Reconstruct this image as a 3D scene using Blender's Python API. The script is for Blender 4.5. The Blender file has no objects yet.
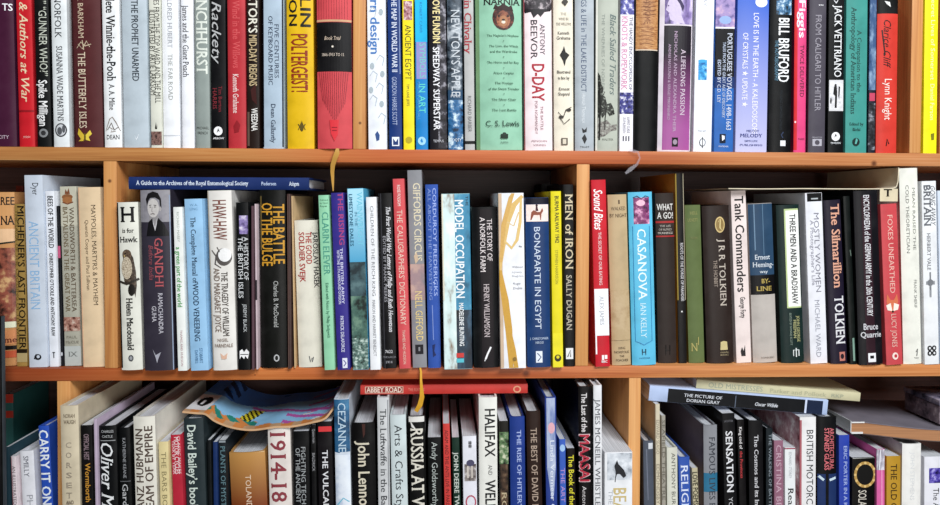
import bpy, bmesh, math, random
from mathutils import Vector, Matrix
random.seed(7)
C = bpy.context.scene
COL = C.collection

# ---------------------------------------------------------------- camera
FPX, SHIFT = 740.0, -36.0
YAW, PITCH, ROLL = math.radians(2.348), math.radians(-1.296), math.radians(0.2576)
CAM = Vector((0, -0.98, 0))
_F = Vector((math.sin(YAW)*math.cos(PITCH), math.cos(YAW)*math.cos(PITCH), math.sin(PITCH)))
_R = Vector((math.cos(YAW), -math.sin(YAW), 0)); _U = _R.cross(_F)
_R2 = math.cos(ROLL)*_R + math.sin(ROLL)*_U; _U2 = -math.sin(ROLL)*_R + math.cos(ROLL)*_U
cd = bpy.data.cameras.new('camera'); cam = bpy.data.objects.new('camera', cd); COL.objects.link(cam)
cd.sensor_width = 36; cd.lens = FPX/940*36; cd.shift_y = SHIFT/940; cd.clip_start = 0.01
M3 = Matrix((_R2, _U2, -_F)).transposed()
cam.matrix_world = Matrix.Translation(CAM) @ M3.to_4x4()
C.camera = cam

# ---------------------------------------------------------------- light
wd = bpy.data.worlds.new('world'); C.world = wd; wd.use_nodes = True
wd.node_tree.nodes['Background'].inputs[0].default_value = (0.75, 0.85, 1.0, 1)
wd.node_tree.nodes['Background'].inputs[1].default_value = 0.045
def area(name, loc, target, sx, sy, power, col):
    l = bpy.data.lights.new(name, 'AREA'); l.shape = 'RECTANGLE'; l.size = sx; l.size_y = sy; l.energy = power; l.color = col
    o = bpy.data.objects.new(name, l); COL.objects.link(o); o.location = loc
    o.rotation_euler = (Vector(target)-Vector(loc)).to_track_quat('-Z', 'Y').to_euler()
    return o
area('window_light', (0.85, -1.95, 1.6), (0.0, 0, -0.25), 1.6, 0.9, 98, (0.95, 0.98, 1.0))
area('low_fill_light', (0.6, -2.5, -0.25), (-0.1, 0, -0.45), 1.3, 0.9, 30, (1.0, 0.97, 0.93))  # added fill, set low in front to brighten the bottom row
C.view_settings.view_transform = 'Standard'; C.view_settings.look = 'None'
C.view_settings.gamma = 1; C.view_settings.use_curve_mapping = False
C.view_settings.exposure = -0.08

# ---------------------------------------------------------------- pixel ray helpers (photo measurements -> places in the room)
def ray(px, py):
    d = _F + _R2*((px-470)/FPX) + _U2*(-(py-252.5-SHIFT)/FPX)
    return d
def on_y(px, py, y):
    d = ray(px, py); t = (y-CAM.y)/d.y
    return CAM + d*t
def on_z(px, py, z):
    d = ray(px, py); t = (z-CAM.z)/d.z
    return CAM + d*t

# ---------------------------------------------------------------- materials
def lin(h):
    h = h.lstrip('#'); r = []
    for i in (0, 2, 4):
        c = int(h[i:i+2], 16)/255
        r.append(c/12.92 if c <= .04045 else ((c+.055)/1.055)**2.4)
    L = .3*r[0]+.6*r[1]+.1*r[2]; k = .35+.65*min(1, L/.07)
    return (*[v*k*.97 for v in r], 1)
MC = {}
def nt(name):
    m = bpy.data.materials.new(name); m.use_nodes = True
    n = m.node_tree.nodes; l = m.node_tree.links
    return m, n, l, n['Principled BSDF']
def ramp(n, stops, interp='LINEAR'):
    r = n.new('ShaderNodeValToRGB'); r.color_ramp.interpolation = interp
    e = r.color_ramp.elements
    while len(e) < len(stops): e.new(0.5)
    for k, (p, c) in enumerate(stops): e[k].position = p; e[k].color = c
    return r
def mat_cover(h, rough=.42, cloth=False):
    """printed or cloth covered board: base colour, faint mottling, rubbed scuffs"""
    k = ('c', h, rough, cloth)
    if k in MC: return MC[k]
    m, n, l, p = nt('cover_'+h)
    tc = n.new('ShaderNodeTexCoord'); no = n.new('ShaderNodeTexNoise'); no.inputs['Scale'].default_value = 45
    no.inputs['Detail'].default_value = 5; l.new(tc.outputs['Object'], no.inputs['Vector'])
    c = lin(h); f = lambda s, a=0: tuple(min(1, v*s+a) for v in c[:3])+(1,)
    r = ramp(n, [(.28, f(.86)), (.5, c), (.72, f(1.07, .004))])
    l.new(no.outputs['Fac'], r.inputs[0]); l.new(r.outputs[0], p.inputs['Base Color'])
    n2 = n.new('ShaderNodeTexNoise'); n2.inputs['Scale'].default_value = 900 if cloth else 160
    l.new(tc.outputs['Object'], n2.inputs['Vector'])
    b = n.new('ShaderNodeBump'); b.inputs['Strength'].default_value = .35 if cloth else .05; b.inputs['Distance'].default_value = .0006
    l.new(n2.outputs['Fac'], b.inputs['Height']); l.new(b.outputs[0], p.inputs['Normal'])
    rr = n.new('ShaderNodeMapRange'); rr.inputs['To Min'].default_value = max(.1, rough-.1); rr.inputs['To Max'].default_value = rough+.15
    l.new(no.outputs['Fac'], rr.inputs['Value']); l.new(rr.outputs[0], p.inputs['Roughness'])
    p.inputs['Specular IOR Level'].default_value = .1 if cloth else .16
    MC[k] = m; return m
def mat_ink(h, rough=.45):
    k = ('i', h, rough)
    if k in MC: return MC[k]
    m, n, l, p = nt('ink_'+h); c = lin(h)
    tc = n.new('ShaderNodeTexCoord'); no = n.new('ShaderNodeTexNoise'); no.inputs['Scale'].default_value = 300
    l.new(tc.outputs['Object'], no.inputs['Vector'])
    r = ramp(n, [(.3, tuple(v*.9 for v in c[:3])+(1,)), (.6, c)]); l.new(no.outputs['Fac'], r.inputs[0])
    l.new(r.outputs[0], p.inputs['Base Color']); p.inputs['Roughness'].default_value = rough; p.inputs['Specular IOR Level'].default_value = .25
    MC[k] = m; return m
def mat_pic(cols, scale=90, stretch=(1, 1, 1), rough=.4):
    """printed picture: patches of the given colours"""
    k = ('p', tuple(cols), scale, stretch)
    if k in MC: return MC[k]
    m, n, l, p = nt('picture_'+cols[0])
    tc = n.new('ShaderNodeTexCoord'); mp = n.new('ShaderNodeMapping'); mp.inputs['Scale'].default_value = stretch
    mp.inputs['Location'].default_value = (random.random()*5, random.random()*5, random.random()*5)
    no = n.new('ShaderNodeTexNoise'); no.inputs['Scale'].default_value = scale; no.inputs['Detail'].default_value = 4; no.inputs['Roughness'].default_value = .6
    l.new(tc.outputs['Object'], mp.inputs[0]); l.new(mp.outputs[0], no.inputs['Vector'])
    N = len(cols); st = [(.33+.34*(i/(N-1)), lin(c)) for i, c in enumerate(cols)]
    r = ramp(n, st, 'B_SPLINE' if 0 else 'EASE'); l.new(no.outputs['Fac'], r.inputs[0]); l.new(r.outputs[0], p.inputs['Base Color'])
    p.inputs['Roughness'].default_value = rough; p.inputs['Specular IOR Level'].default_value = .3
    MC[k] = m; return m
def mat_grad(c0, c1, z0, z1):
    """printed colour wash running up the spine (object z)"""
    m, n, l, p = nt('wash_'+c0)
    tc = n.new('ShaderNodeTexCoord'); s = n.new('ShaderNodeSeparateXYZ'); l.new(tc.outputs['Object'], s.inputs[0])
    mr = n.new('ShaderNodeMapRange'); mr.inputs['From Min'].default_value = z0; mr.inputs['From Max'].default_value = z1
    l.new(s.outputs['Z'], mr.inputs['Value']); r = ramp(n, [(0, lin(c0)), (1, lin(c1))]); l.new(mr.outputs[0], r.inputs[0])
    l.new(r.outputs[0], p.inputs['Base Color']); p.inputs['Roughness'].default_value = .42; p.inputs['Specular IOR Level'].default_value = .3
    return m
def mat_pages(h, ax='x'):
    k = ('g', h, ax)
    if k in MC: return MC[k]
    m, n, l, p = nt('pages_'+h); c = lin(h)
    tc = n.new('ShaderNodeTexCoord'); mp = n.new('ShaderNodeMapping')
    mp.inputs['Scale'].default_value = (900, 6, 6) if ax == 'x' else (6, 6, 900)
    no = n.new('ShaderNodeTexNoise'); no.inputs['Scale'].default_value = 1; no.inputs['Detail'].default_value = 3
    l.new(tc.outputs['Object'], mp.inputs[0]); l.new(mp.outputs[0], no.inputs['Vector'])
    r = ramp(n, [(.3, tuple(v*.62 for v in c[:3])+(1,)), (.62, c)]); l.new(no.outputs['Fac'], r.inputs[0]); l.new(r.outputs[0], p.inputs['Base Color'])
    p.inputs['Roughness'].default_value = .8
    MC[k] = m; return m
def mat_wood(name, along, dark, mid, light, knots=(), tones=()):
    m, n, l, p = nt(name)
    tc = n.new('ShaderNodeTexCoord')
    def stretched(s):
        mp = n.new('ShaderNodeMapping'); mp.inputs['Scale'].default_value = s; l.new(tc.outputs['Object'], mp.inputs[0]); return mp
    A = (2.2, 30, 45) if along == 'x' else (45, 30, 2.2)
    B = (9, 260, 420) if along == 'x' else (420, 260, 9)
    n1 = n.new('ShaderNodeTexNoise'); n1.inputs['Scale'].default_value = 1; n1.inputs['Detail'].default_value = 4; n1.inputs['Distortion'].default_value = .6
    l.new(stretched(A).outputs[0], n1.inputs['Vector'])
    n2 = n.new('ShaderNodeTexNoise'); n2.inputs['Scale'].default_value = 1; n2.inputs['Detail'].default_value = 3
    l.new(stretched(B).outputs[0], n2.inputs['Vector'])
    r = ramp(n, [(.32, lin(dark)), (.5, lin(mid)), (.68, lin(light))]); 
    mx = n.new('ShaderNodeMath'); mx.operation = 'MULTIPLY_ADD'; mx.inputs[1].default_value = .35; l.new(n2.outputs['Fac'], mx.inputs[0])
    m2 = n.new('ShaderNodeMath'); m2.operation = 'MULTIPLY'; m2.inputs[1].default_value = .65; l.new(n1.outputs['Fac'], m2.inputs[0])
    l.new(m2.outputs[0], mx.inputs[2]); l.new(mx.outputs[0], r.inputs[0])
    out = r.outputs[0]
    if tones:   # heartwood runs along the plank, plus light falloff painted into the lower board's left
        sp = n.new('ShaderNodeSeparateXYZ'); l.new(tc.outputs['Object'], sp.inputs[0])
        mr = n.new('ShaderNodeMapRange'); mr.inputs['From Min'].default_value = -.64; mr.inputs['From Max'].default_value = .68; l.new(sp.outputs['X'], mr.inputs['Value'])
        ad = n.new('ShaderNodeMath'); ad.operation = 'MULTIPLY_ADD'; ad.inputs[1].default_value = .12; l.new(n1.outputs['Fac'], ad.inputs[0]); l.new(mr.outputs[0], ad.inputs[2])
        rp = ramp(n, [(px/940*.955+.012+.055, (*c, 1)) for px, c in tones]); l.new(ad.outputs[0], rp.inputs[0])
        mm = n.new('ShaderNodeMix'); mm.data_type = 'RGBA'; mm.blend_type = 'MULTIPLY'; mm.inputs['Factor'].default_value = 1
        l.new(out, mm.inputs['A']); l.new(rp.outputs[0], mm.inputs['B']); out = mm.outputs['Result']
    for (kx, kz, kr) in knots:
        mp = n.new('ShaderNodeMapping'); mp.vector_type = 'POINT'
        mp.inputs['Location'].default_value = (-kx, 0, -kz); mp.inputs['Scale'].default_value = (1, .02, 1)
        l.new(tc.outputs['Object'], mp.inputs[0])
        ln = n.new('ShaderNodeVectorMath'); ln.operation = 'LENGTH'; l.new(mp.outputs[0], ln.inputs[0])
        mr = n.new('ShaderNodeMapRange'); mr.inputs['From Min'].default_value = kr*.4; mr.inputs['From Max'].default_value = kr*1.3
        mr.inputs['To Min'].default_value = .85; mr.inputs['To Max'].default_value = 0
        l.new(ln.outputs['Value'], mr.inputs['Value'])
        mi = n.new('ShaderNodeMix'); mi.data_type = 'RGBA'; l.new(mr.outputs[0], mi.inputs['Factor'])
        l.new(out, mi.inputs['A']); mi.inputs['B'].default_value = lin('5a2a18'); out = mi.outputs['Result']
    l.new(out, p.inputs['Base Color']); p.inputs['Roughness'].default_value = .5; p.inputs['Specular IOR Level'].default_value = .3
    b = n.new('ShaderNodeBump'); b.inputs['Strength'].default_value = .2; b.inputs['Distance'].default_value = .0008
    l.new(n2.outputs['Fac'], b.inputs['Height']); l.new(b.outputs[0], p.inputs['Normal'])
    return m

# ---------------------------------------------------------------- mesh helpers
def link_mesh(name, me, mat, parent=None, loc=None):
    o = bpy.data.objects.new(name, me); COL.objects.link(o)
    if mat: me.materials.append(mat)
    if parent: o.parent = parent
    if loc: o.location = loc
    return o
def pymesh(name, vs, fs, smooth=False):
    me = bpy.data.meshes.new(name); me.from_pydata(vs, [], fs); me.update()
    if smooth:
        me.shade_smooth(); me.set_sharp_from_angle(angle=math.radians(35))
    return me
def box_mesh(name, x0, x1, y0, y1, z0, z1, bev=0):
    bm = bmesh.new()
    vs = [bm.verts.new((x, y, z)) for x in (x0, x1) for y in (y0, y1) for z in (z0, z1)]
    for f in ((0,1,3,2),(4,6,7,5),(0,4,5,1),(2,3,7,6),(0,2,6,4),(1,5,7,3)): bm.faces.new([vs[i] for i in f])
    bmesh.ops.recalc_face_normals(bm, faces=bm.faces)
    if bev: bmesh.ops.bevel(bm, geom=list(bm.edges), offset=bev, segments=2, profile=.5, affect='EDGES')
    me = bpy.data.meshes.new(name); bm.to_mesh(me); bm.free()
    me.shade_smooth(); me.set_sharp_from_angle(angle=math.radians(35))
    return me
def thing(name, label, cat, group=None, loc=(0, 0, 0), rot=(0, 0, 0)):
    o = bpy.data.objects.new(name, None); COL.objects.link(o); o.location = loc; o.rotation_euler = rot
    o.empty_display_size = .02
    o['label'] = label; o['category'] = cat
    if group: o['group'] = group
    return o

# ---------------------------------------------------------------- the bookcase
Z1T, Z1B, Z2T, Z2B = 0.0658, 0.0483, -0.2223, -0.2385
DZ = Z1T - Z2T
Z3T, Z3B, Z0T, Z0B = Z2T-DZ, Z2B-DZ, Z1T+DZ, Z1B+DZ
DEPTH = 0.235
case = thing('bookcase', 'pine bookcase of open compartments holding every row of books', 'bookcase', loc=(0, 0, Z3B))
def case_part(name, x0, x1, y0, y1, z0, z1, mat, bev=.0008):
    o = link_mesh(name, box_mesh(name, x0, x1, y0, y1, z0-Z3B, z1-Z3B, bev), mat, case)
    return o
def kpos(px, py):
    p = on_y(px, py, 0); return (p.x, p.z-Z3B)
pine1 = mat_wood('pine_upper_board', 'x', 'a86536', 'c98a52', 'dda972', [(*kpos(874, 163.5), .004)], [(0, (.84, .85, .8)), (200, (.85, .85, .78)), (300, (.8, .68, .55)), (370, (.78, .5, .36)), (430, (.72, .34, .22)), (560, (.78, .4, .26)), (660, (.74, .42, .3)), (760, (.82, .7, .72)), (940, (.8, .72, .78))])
pine2 = mat_wood('pine_lower_board', 'x', 'a86536', 'c98a52', 'dda972', [(*kpos(526, 373), .0055), (*kpos(255, 375), .001)], [(0, (.36, .14, .13)), (120, (.58, .28, .22)), (230, (.82, .52, .36)), (310, (.9, .62, .45)), (400, (.66, .3, .24)), (520, (.72, .36, .28)), (610, (.88, .6, .56)), (720, (1, .95, .95)), (940, (.95, .85, .85))])  # left tones: redder heartwood, painted darker still for the light falling off there
pine3 = mat_wood('pine_upright', 'z', 'a8683a', 'c68a50', 'd6a064', [(*kpos(109.5, 181), .0025), (*kpos(360, 123), .002)])
case_part('shelf_board', -.82, .86, 0, DEPTH, Z1B, Z1T, pine1)
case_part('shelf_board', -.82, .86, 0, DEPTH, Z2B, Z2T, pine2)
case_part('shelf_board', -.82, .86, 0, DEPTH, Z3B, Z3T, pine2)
case_part('shelf_board', -.82, .86, 0, DEPTH, Z0B, Z0T, pine1)
case_part('back_panel', -.82, .86, DEPTH+.0002, DEPTH+.008, Z3B, Z0T, mat_wood('stained_back', 'x', '3c2c2a', '4c3937', '584240'))
def divider(px0, px1, py, z0, z1):
    a = on_y(px0, py, 0).x; b = on_y(px1, py, 0).x
    case_part('upright_divider', a, b, .0005, DEPTH, z0+.0002, z1-.0002, pine3)
    return a, b
D_TM = divider(353, 365.5, 75, Z1T, Z0B); D_TR = divider(911, 922.3, 75, Z1T, Z0B)
D_ML = divider(103.8, 117, 266, Z2T, Z1B); D_MR = divider(576, 589, 266, Z2T, Z1B)
D_BL = divider(57, 70.5, 420, Z3T, Z2B); D_BR = divider(628.5, 640.5, 440, Z3T, Z2B)
case_part('side_panel', -.838, -.8202, 0, DEPTH+.008, Z3B, Z0T, pine3)
case_part('side_panel', .8602, .878, 0, DEPTH+.008, Z3B, Z0T, pine3)
SHELF_Z = {1: Z1T, 2: Z2T, 3: Z3T}
GROUP = {1: 'books standing on the top shelf', 2: 'books standing on the middle shelf', 3: 'books standing on the bottom shelf'}

# ---------------------------------------------------------------- book data
BOOKS = []
def B(row, bot, top, col, kind, label, art=(), **kw):
    BOOKS.append(dict(row=row, bot=bot, top=top, col=col, kind=kind, label=label, art=list(art), **kw))
W, K = 'eef0f3', '17181b'
# ---- top shelf.  bot = (left px, right px, bottom py), top = (left px, right px at the frame's top)
B(1,(-11,16,146),(-15,12.4,0),'4f1f3c','j','plum hardback at the left edge of the top row, beside the bright red one',
  [('h','TS',7,.62,.98,7,W,'b'),('h','CITY',137,.35,.75,3.5,'c9b8c4','n')])
B(1,(18.4,35,145.5),(15,31,0),'c4202a','j','bright red book with cream italic script about authors at war',
  [('t','& Authors at War',.5,2,102,8,'e8d3b0','si'),('r',0,110,1,112,'8f1820'),('h','STUDIO',137,.3,.75,2,'eac8c0','n')])
B(1,(35.8,52.3,145.5),(33,48,0),'1b1d1e','h','black book with large white lettering reading gunner who',
  [('t','“ROMMEL?” “GUNNER WHO?”',.6,-40,76,7.5,'c6cbbd','n'),('t','Spike Milligan',.5,80,126,8.5,'f2f2f2','b'),('e',.48,133,4.5,4.5,'85888a'),('e',.48,133,2.5,2.5,'3a3a3c')])
B(1,(53.2,69.4,145.3),(49.6,66.6,0),'dfe4e6','j','pale grey book with small serif capitals and a round woodcut emblem at its foot',
  [('t','NORFOLK',.45,-4,38,6.5,'3c3f44','s'),('t','SUSANNA WADE MARTINS',.5,46,121,6,'4a4d52','s'),('e',.5,130,6,7,'3a3c40'),('e',.5,130,4.8,5.8,'c8ccd0'),('e',.42,131,2.5,4,'55585c'),('e',.68,129,1.5,4,'55585c')])
B(1,(71.6,103.5,145.5),(69,99.5,0),'5a2a2c','h','wide maroon book with a yellow butterfly at the foot of its spine',
  [('t','PATRICK BARKHAM',.36,-30,38,5.5,'c9b59c','s'),('t','THE BUTTERFLY ISLES',.36,52,128,7.5,'d9c8b0','s'),
   ('l',[(.2,48),(.35,42),(.5,46),(.7,44)],1,'c7b79c'),('l',[(.25,44),(.4,49),(.55,41),(.65,47)],1,'c7b79c'),('l',[(.4,40),(.45,50)],.8,'c7b79c'),
   ('p',[(.42,136),(.2,128),(.16,134),(.28,139),(.18,141),(.36,141)],'d8b93c'),('p',[(.42,136),(.6,130),(.66,134),(.55,137),(.6,141),(.46,140)],'e0c84a'),('e',.42,137,1,4,'6a5a20'),
   ('r',.03,-5,.07,144,'3f1c1e')])
B(1,(104,121.8,145.2),(100,119.8,0),'eceef0','j','white book with bold serif title and a little grey pen drawing at its foot',
  [('t','The Complete Winnie-the-Pooh',.5,-42,81,8.5,'26282c','sb'),('t','A. A. Milne',.5,84,110,5.5,'33353a','s'),
   ('l',[(.1,131),(.35,119),(.5,117),(.7,122),(.95,131)],1,'8a8078'),('l',[(.2,130),(.45,123),(.6,130),(.85,127)],1.4,'6b635c'),('l',[(.3,127),(.5,129),(.4,132),(.7,131)],1,'9a9088'),
   ('h','DEAN',137,.15,.9,4.5,'44464a','s')])
B(1,(123.6,149.4,145.5),(121,146.8,0),'b7c3cc','p','pale blue-grey book titled the prophet unarmed in condensed capitals',
  [('t','THE PROPHET UNARMED',.52,0,81,6.5,'3d454e','b'),('p',[(.4,134),(.5,139),(.62,133),(.55,138),(.5,140)],'eef2f6')])
B(1,(150.8,162.2,145.8),(148.2,159.6,0),'d9dace','p','thin cream paperback crowded with black capitals running up and down its spine',
  [('t','TALES FROM THE TOP WARD AND THE MILL',.72,-10,103,5.5,'22241f','n'),('t','ILLUSTRATED BY ARTIE LARKSOM',.3,10,95,5.5,'22241f','n'),('p',[(.4,128),(.5,122),(.56,128),(.62,124),(.6,129),(.42,129)],'26241f'),('r',0,131.5,1,145,('4a3230','8a6a62','2a1a1a'),300)])
B(1,(163,180,145.8),(160.8,178,0),'eff1f5','j','plain white book with faint grey lettering, left of the white children\'s book',
  [('t','MILDRED HUBERT',.5,-8,48,4.5,'a3a7ae','s'),('t','THE FAR ROAD',.5,54,100,4.5,'a9aca8','s'),('r',0,135,1,136,'c9cdd4')])
B(1,(181.6,194.6,146),(180.2,193,0),'eef0f6','j','slim white book with a thin black title about a giant peach',
  [('t','James and the Giant Peach',.38,5,77,6,'2b2d36','s')])
B(1,(195.2,210.4,146.2),(193.8,208.6,0),'8d9793','j','grey-green book with outlined white capitals',
  [('t','PENN & ENCHHURST',.5,-60,74,10.5,'dfe5dc','sb'),('h','MICHAEL',128,.08,.95,2.6,'2d3230','n'),('h','FRENCH',133,.15,.85,2.6,'2d3230','n')])
B(1,(211.2,226.8,146.5),(209.8,225.8,0),'1a1a1d','p','black book with white gothic script and a white disc at its foot',
  [('t','A Rackety',.4,-18,64,9,'b8babb','i'),('t','Tim Burton',.62,86,112,3.5,'7a2630','s'),('t','HARRIS',.25,88,109,4,'7a2630','s'),('e',.46,131,4.4,4.6,'f2f2f4'),('p',[(.36,133),(.46,128),(.56,132),(.48,131)],'222226'),('h','ARROW',138.3,.12,.85,2,'e8e8ea','b')])
B(1,(228,246.4,146.8),(226.6,245,0),'b4323a','j','dark red book with tone-on-tone title and small white author line',
  [('t','The Wind in the Willows',.5,-14,68,7,'d4565a','s'),('t','Kenneth Grahame',.45,74,113,5.5,'f0dcd8','s'),('p',[(.3,126),(.5,120),(.7,125),(.6,132),(.35,133)],'8e1a24')])
B(1,(246.8,260,146.8),(246,259.6,0),'30211c','p','slim brown-black book with cream hand-drawn capitals and name in white at its foot',
  [('t','HECTOR’S',.5,-22,33,8.5,'e4e0d2','b'),('t','MID-DAY REIGNS',.5,35,86,7.5,'c3ae86','b'),('t','WEEDNA',.6,108,131,6,'eceae6','b'),('p',[(.3,90),(.7,84),(.8,105),(.4,100)],'4b1d1a'),('r',0,112,.2,146,'5c4a40')])
B(1,(263,284,147.3),(262,283.6,0),'a9bbcb','p','light blue book with two lines of small navy capitals between navy edges',
  [('r',0,-10,.05,147,'1d2438'),('r',.94,-10,1,147,'1d2438'),('t','FIVE CENTURIES',.68,24,78,4.2,'39465c','s'),('t','OF KEYBOARD MUSIC',.38,16,85,4.2,'39465c','s'),('t','Dean Gallantly',.5,104,143,4.5,'39465c','s')])
B(1,(287,314.3,147.8),(285,313.8,0),'dcb21a','j','thick yellow book with poltergeist in tall red letters',
  [('t','COLIN',.72,-35,27,10,'24211c','b'),('t','WILSON',.25,-40,26,8,'24211c','b'),('t','POLTERGEIST!',.48,34,92,16,'8e2d17','b'),
   ('e',.55,127,2,4.5,'5b4a12'),('l',[(.42,124),(.55,131),(.68,124)],1,'5b4a12'),('l',[(.42,130),(.55,121),(.68,130)],.8,'5b4a12')])
B(1,(317,352.3,149.7),(315.4,351.8,0),'c94a50','h','very thick red book with a wide black label around its spine and a ribbon marker',
  [('r',0,19.5,1,21.5,'c9a27c'),('r',0,22,1,71.5,'1b1a1d'),('h','Book Trial',38,.22,.7,3.6,'c9b7a4','si'),('e',.46,46.5,1,1,'e6ded0'),('h','1866-1913 TO 11',54.5,.15,.78,3,'cfc1b2','s')]+
  [('r',.06+.075*i,-10,.068+.075*i,19,'94303a') for i in range(12)]+[('l',[(.06+.065*i,72),(.06+.065*i+ (.5-.06-.065*i)*.25,122-abs(i-7)*3)],.45,'94303a') for i in range(14)]+
  [('p',[(.36,120),(.63,120),(.6,134),(.5,141),(.4,134)],'d8323c'),('r',.42,127,.58,128,'8e1f2a'),('r',.43,130,.57,131,'8e1f2a')], ribbon=True, y=-.004)
B(1,(366.9,388.4,150.5),(365.2,386,0),'e6eaf2','p','white book with blue title and pale grey leaf pattern',
  [('t','modern design',.42,-35,54,9,'4377b8','b')]+[('l',[(a,b),(a+.18,b-5),(a+.4,b-2),(a+.3,b+6)],1.1,'b3bdc6') for a,b in ((.1,12),(.5,60),(.12,76),(.45,88),(.1,100),(.55,118))]+
  [('e',a,b,2.2,3.2,'aab6bd') for a,b in ((.75,12),(.25,66),(.8,74),(.18,90),(.75,104))]+[('p',[(.38,134),(.5,131),(.62,135),(.6,140),(.45,141)],'2f4f86')])
B(1,(389,402.6,150.6),(386.8,401,0),'1c3a7c','p','navy blue book with white capitals about a map in world war',
  [('t','IS THE MAP IN WORLD WAR II',.5,-10,72,5.2,'d6deee','b'),('t','GORDON HARRIS SCOTT',.45,77,125,4.6,'aebbdc','n'),('r',.22,137,.78,146,'eef2f8'),('p',[(.3,138),(.5,142),(.7,138),(.7,145),(.3,145)],'1c3a7c'),('r',.88,-5,.93,74,'8fa3cc')])
B(1,(403.2,415,150.8),(401.8,413.6,0),'f0dc28','p','slim yellow book on ancient Egypt with a small picture near its top',
  [('r',.12,1,.9,20,('5a2c34','a87078','e8d8d8'),250),('t','ANCIENT EGYPT',.5,25,80,6,'34331c','n'),('t','TIM LANE JEFFS',.45,84,106,2.6,'6b6530','n'),('e',.5,140,3.4,3.4,'b3a21c')])
B(1,(415.6,428.4,150.8),(414,427.4,0),'1d7fc4','p','cyan and blue book on symbols with a lavender panel',
  [('r',0,-10,1,42,'1fb0e4'),('r',.1,42,.92,79,'8f8cc4'),('t','SYMBOLS',.62,43,78,6,'6fc4c0','n'),('t','IN ART',.55,84,113,6.4,'62d8c8','n'),('t','ROBERT CARR',.5,2,33,2.6,'188ac0','n'),('t','MARCUS GRANT HALL',.28,82,120,2.6,'5aa6e0','n'),('e',.5,141,4,4.2,'9ed4ee'),('p',[(.36,141),(.5,138),(.6,142),(.5,143)],'1d7fc4')])
B(1,(429.6,447.8,150.8),(427.8,446,0),'26232b','p','dark grey book with bold white and cream lettering about a speedway superstar',
  [('r',.5,-10,1,148,('1d1b22','35323c','9a98a2'),110),('t','OVE FUNDIN',.45,0,43,7,'f0dfa0','b'),('t','SPEEDWAY SUPERSTAR',.42,47,130,6.2,'eeeef2','b'),('h','TEMPUS',141,.2,.8,2.4,'c8c8d0','n')])
B(1,(448.2,463.6,151),(446.6,462,0),'2f4c68','j','blue and grey photographic book about an apple, glossy jacket',
  [('r',0,-10,1,90,('1e2733','46525e','aab2ba'),90),('r',0,100,1,150,('0f2a4c','2a6496','d2e6f0'),100),('t','NEWTON’S APPLE',.55,10,96,8.6,'c8ced4','n'),('h','PINK',96,.2,.85,2.8,'d6dae0','n'),('h','FOOTY',140,.15,.9,3,'dfe6ee','n')])
B(1,(464.2,475.8,150.8),(463,473.8,0),'b3b3b2','p','slim grey book with a red serif title about chivalry',
  [('t','Women in Chivalry',.42,-45,54,7,'9c2f38','sb'),('t','RICHARD BARBER',.5,96,132,3.6,'5c5c60','n'),('r',0,141,1,144,'1d1d20')])
B(1,(476.6,523.2,150.6),(474.6,522.6,0),'8fc0a6','h','widest book of the top row, mint green with a lion head picture',
  [('r',0,-10,.08,150,'6d8f68'),('h','NARNIA',1.5,.17,.97,6.5,'1f241f','sb'),
   ('e',.6,17.5,11,12.5,('220a08','4c1c16','7a3c2a'),220),('e',.6,19.5,7,8.6,('5a2a1c','8a4e34','a86c48'),260),('e',.6,21,4.2,5.5,'a87450'),('e',.5,16,1.2,1,'1d0c08'),('e',.7,16,1.2,1,'1d0c08'),('e',.6,22,2,1.6,'e8d8c8'),('e',.6,19.8,1.6,1,'2a110c'),
   ('p',[(.38,9),(.42,4),(.5,7),(.6,3),(.7,7),(.78,5),(.82,11)],'3c1512'),
   ('h','The Magician’s Nephew',35.5,.24,.94,2.2,'39604b','s'),('h','The Lion, the Witch',46,.28,.92,2.2,'39604b','s'),('h','and the Wardrobe',51.5,.3,.9,2.2,'39604b','s'),('h','The Horse and his Boy',62.3,.24,.94,2.2,'39604b','s'),('h','Prince Caspian',73,.38,.82,2.2,'39604b','s'),
   ('h','The Voyage',83,.4,.8,2.2,'39604b','s'),('h','of the Dawn Treader',88.8,.26,.94,2.2,'39604b','s'),('h','The Silver Chair',99.5,.33,.87,2.2,'39604b','s'),('h','The Last Battle',110,.33,.87,2.2,'39604b','s')]+
  [('e',.6,y,.5,.5,'39604b') for y in (41,57,68,78,94,105)]+
  [('h','C. S. Lewis',123.5,.2,.93,5.5,'2c4a3c','s'),('r',.52,134,.68,138.5,'26382e'),('e',.6,134,2,1.6,'26382e'),('h','PUFFIN',142.5,.52,.68,1.8,'3a5547','n')])
B(1,(524.2,553.4,150.8),(523.2,552,0),'ecdcdf','j','pinkish white book with D-DAY in crimson and a dark photograph across its top',
  [('r',0,-10,1,9,('1c191d','403a40','b8aeb2'),120),('p',[(0,9),(1,9),(.95,11),(.75,12),(.6,17),(.5,14),(.35,18),(.25,12),(.05,13)],'2a262b'),('r',0,-10,.03,150,'a0404f'),
   ('t','ANTONY',.66,24,55,4.8,'4a4650','s'),('t','BEEVOR',.36,20,59,6.5,'3a363e','s'),('t','D-DAY',.5,64,101,12,'a8182f','b'),('t','THE BATTLE',.62,106,130,2.6,'9c7c86','n'),('t','FOR NORMANDY',.42,101,134,2.6,'9c7c86','n'),('h','PENGUIN',141,.25,.8,1.9,'9c7c86','n'),('h','VIKING',145,.3,.75,1.9,'9c7c86','n')])
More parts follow.
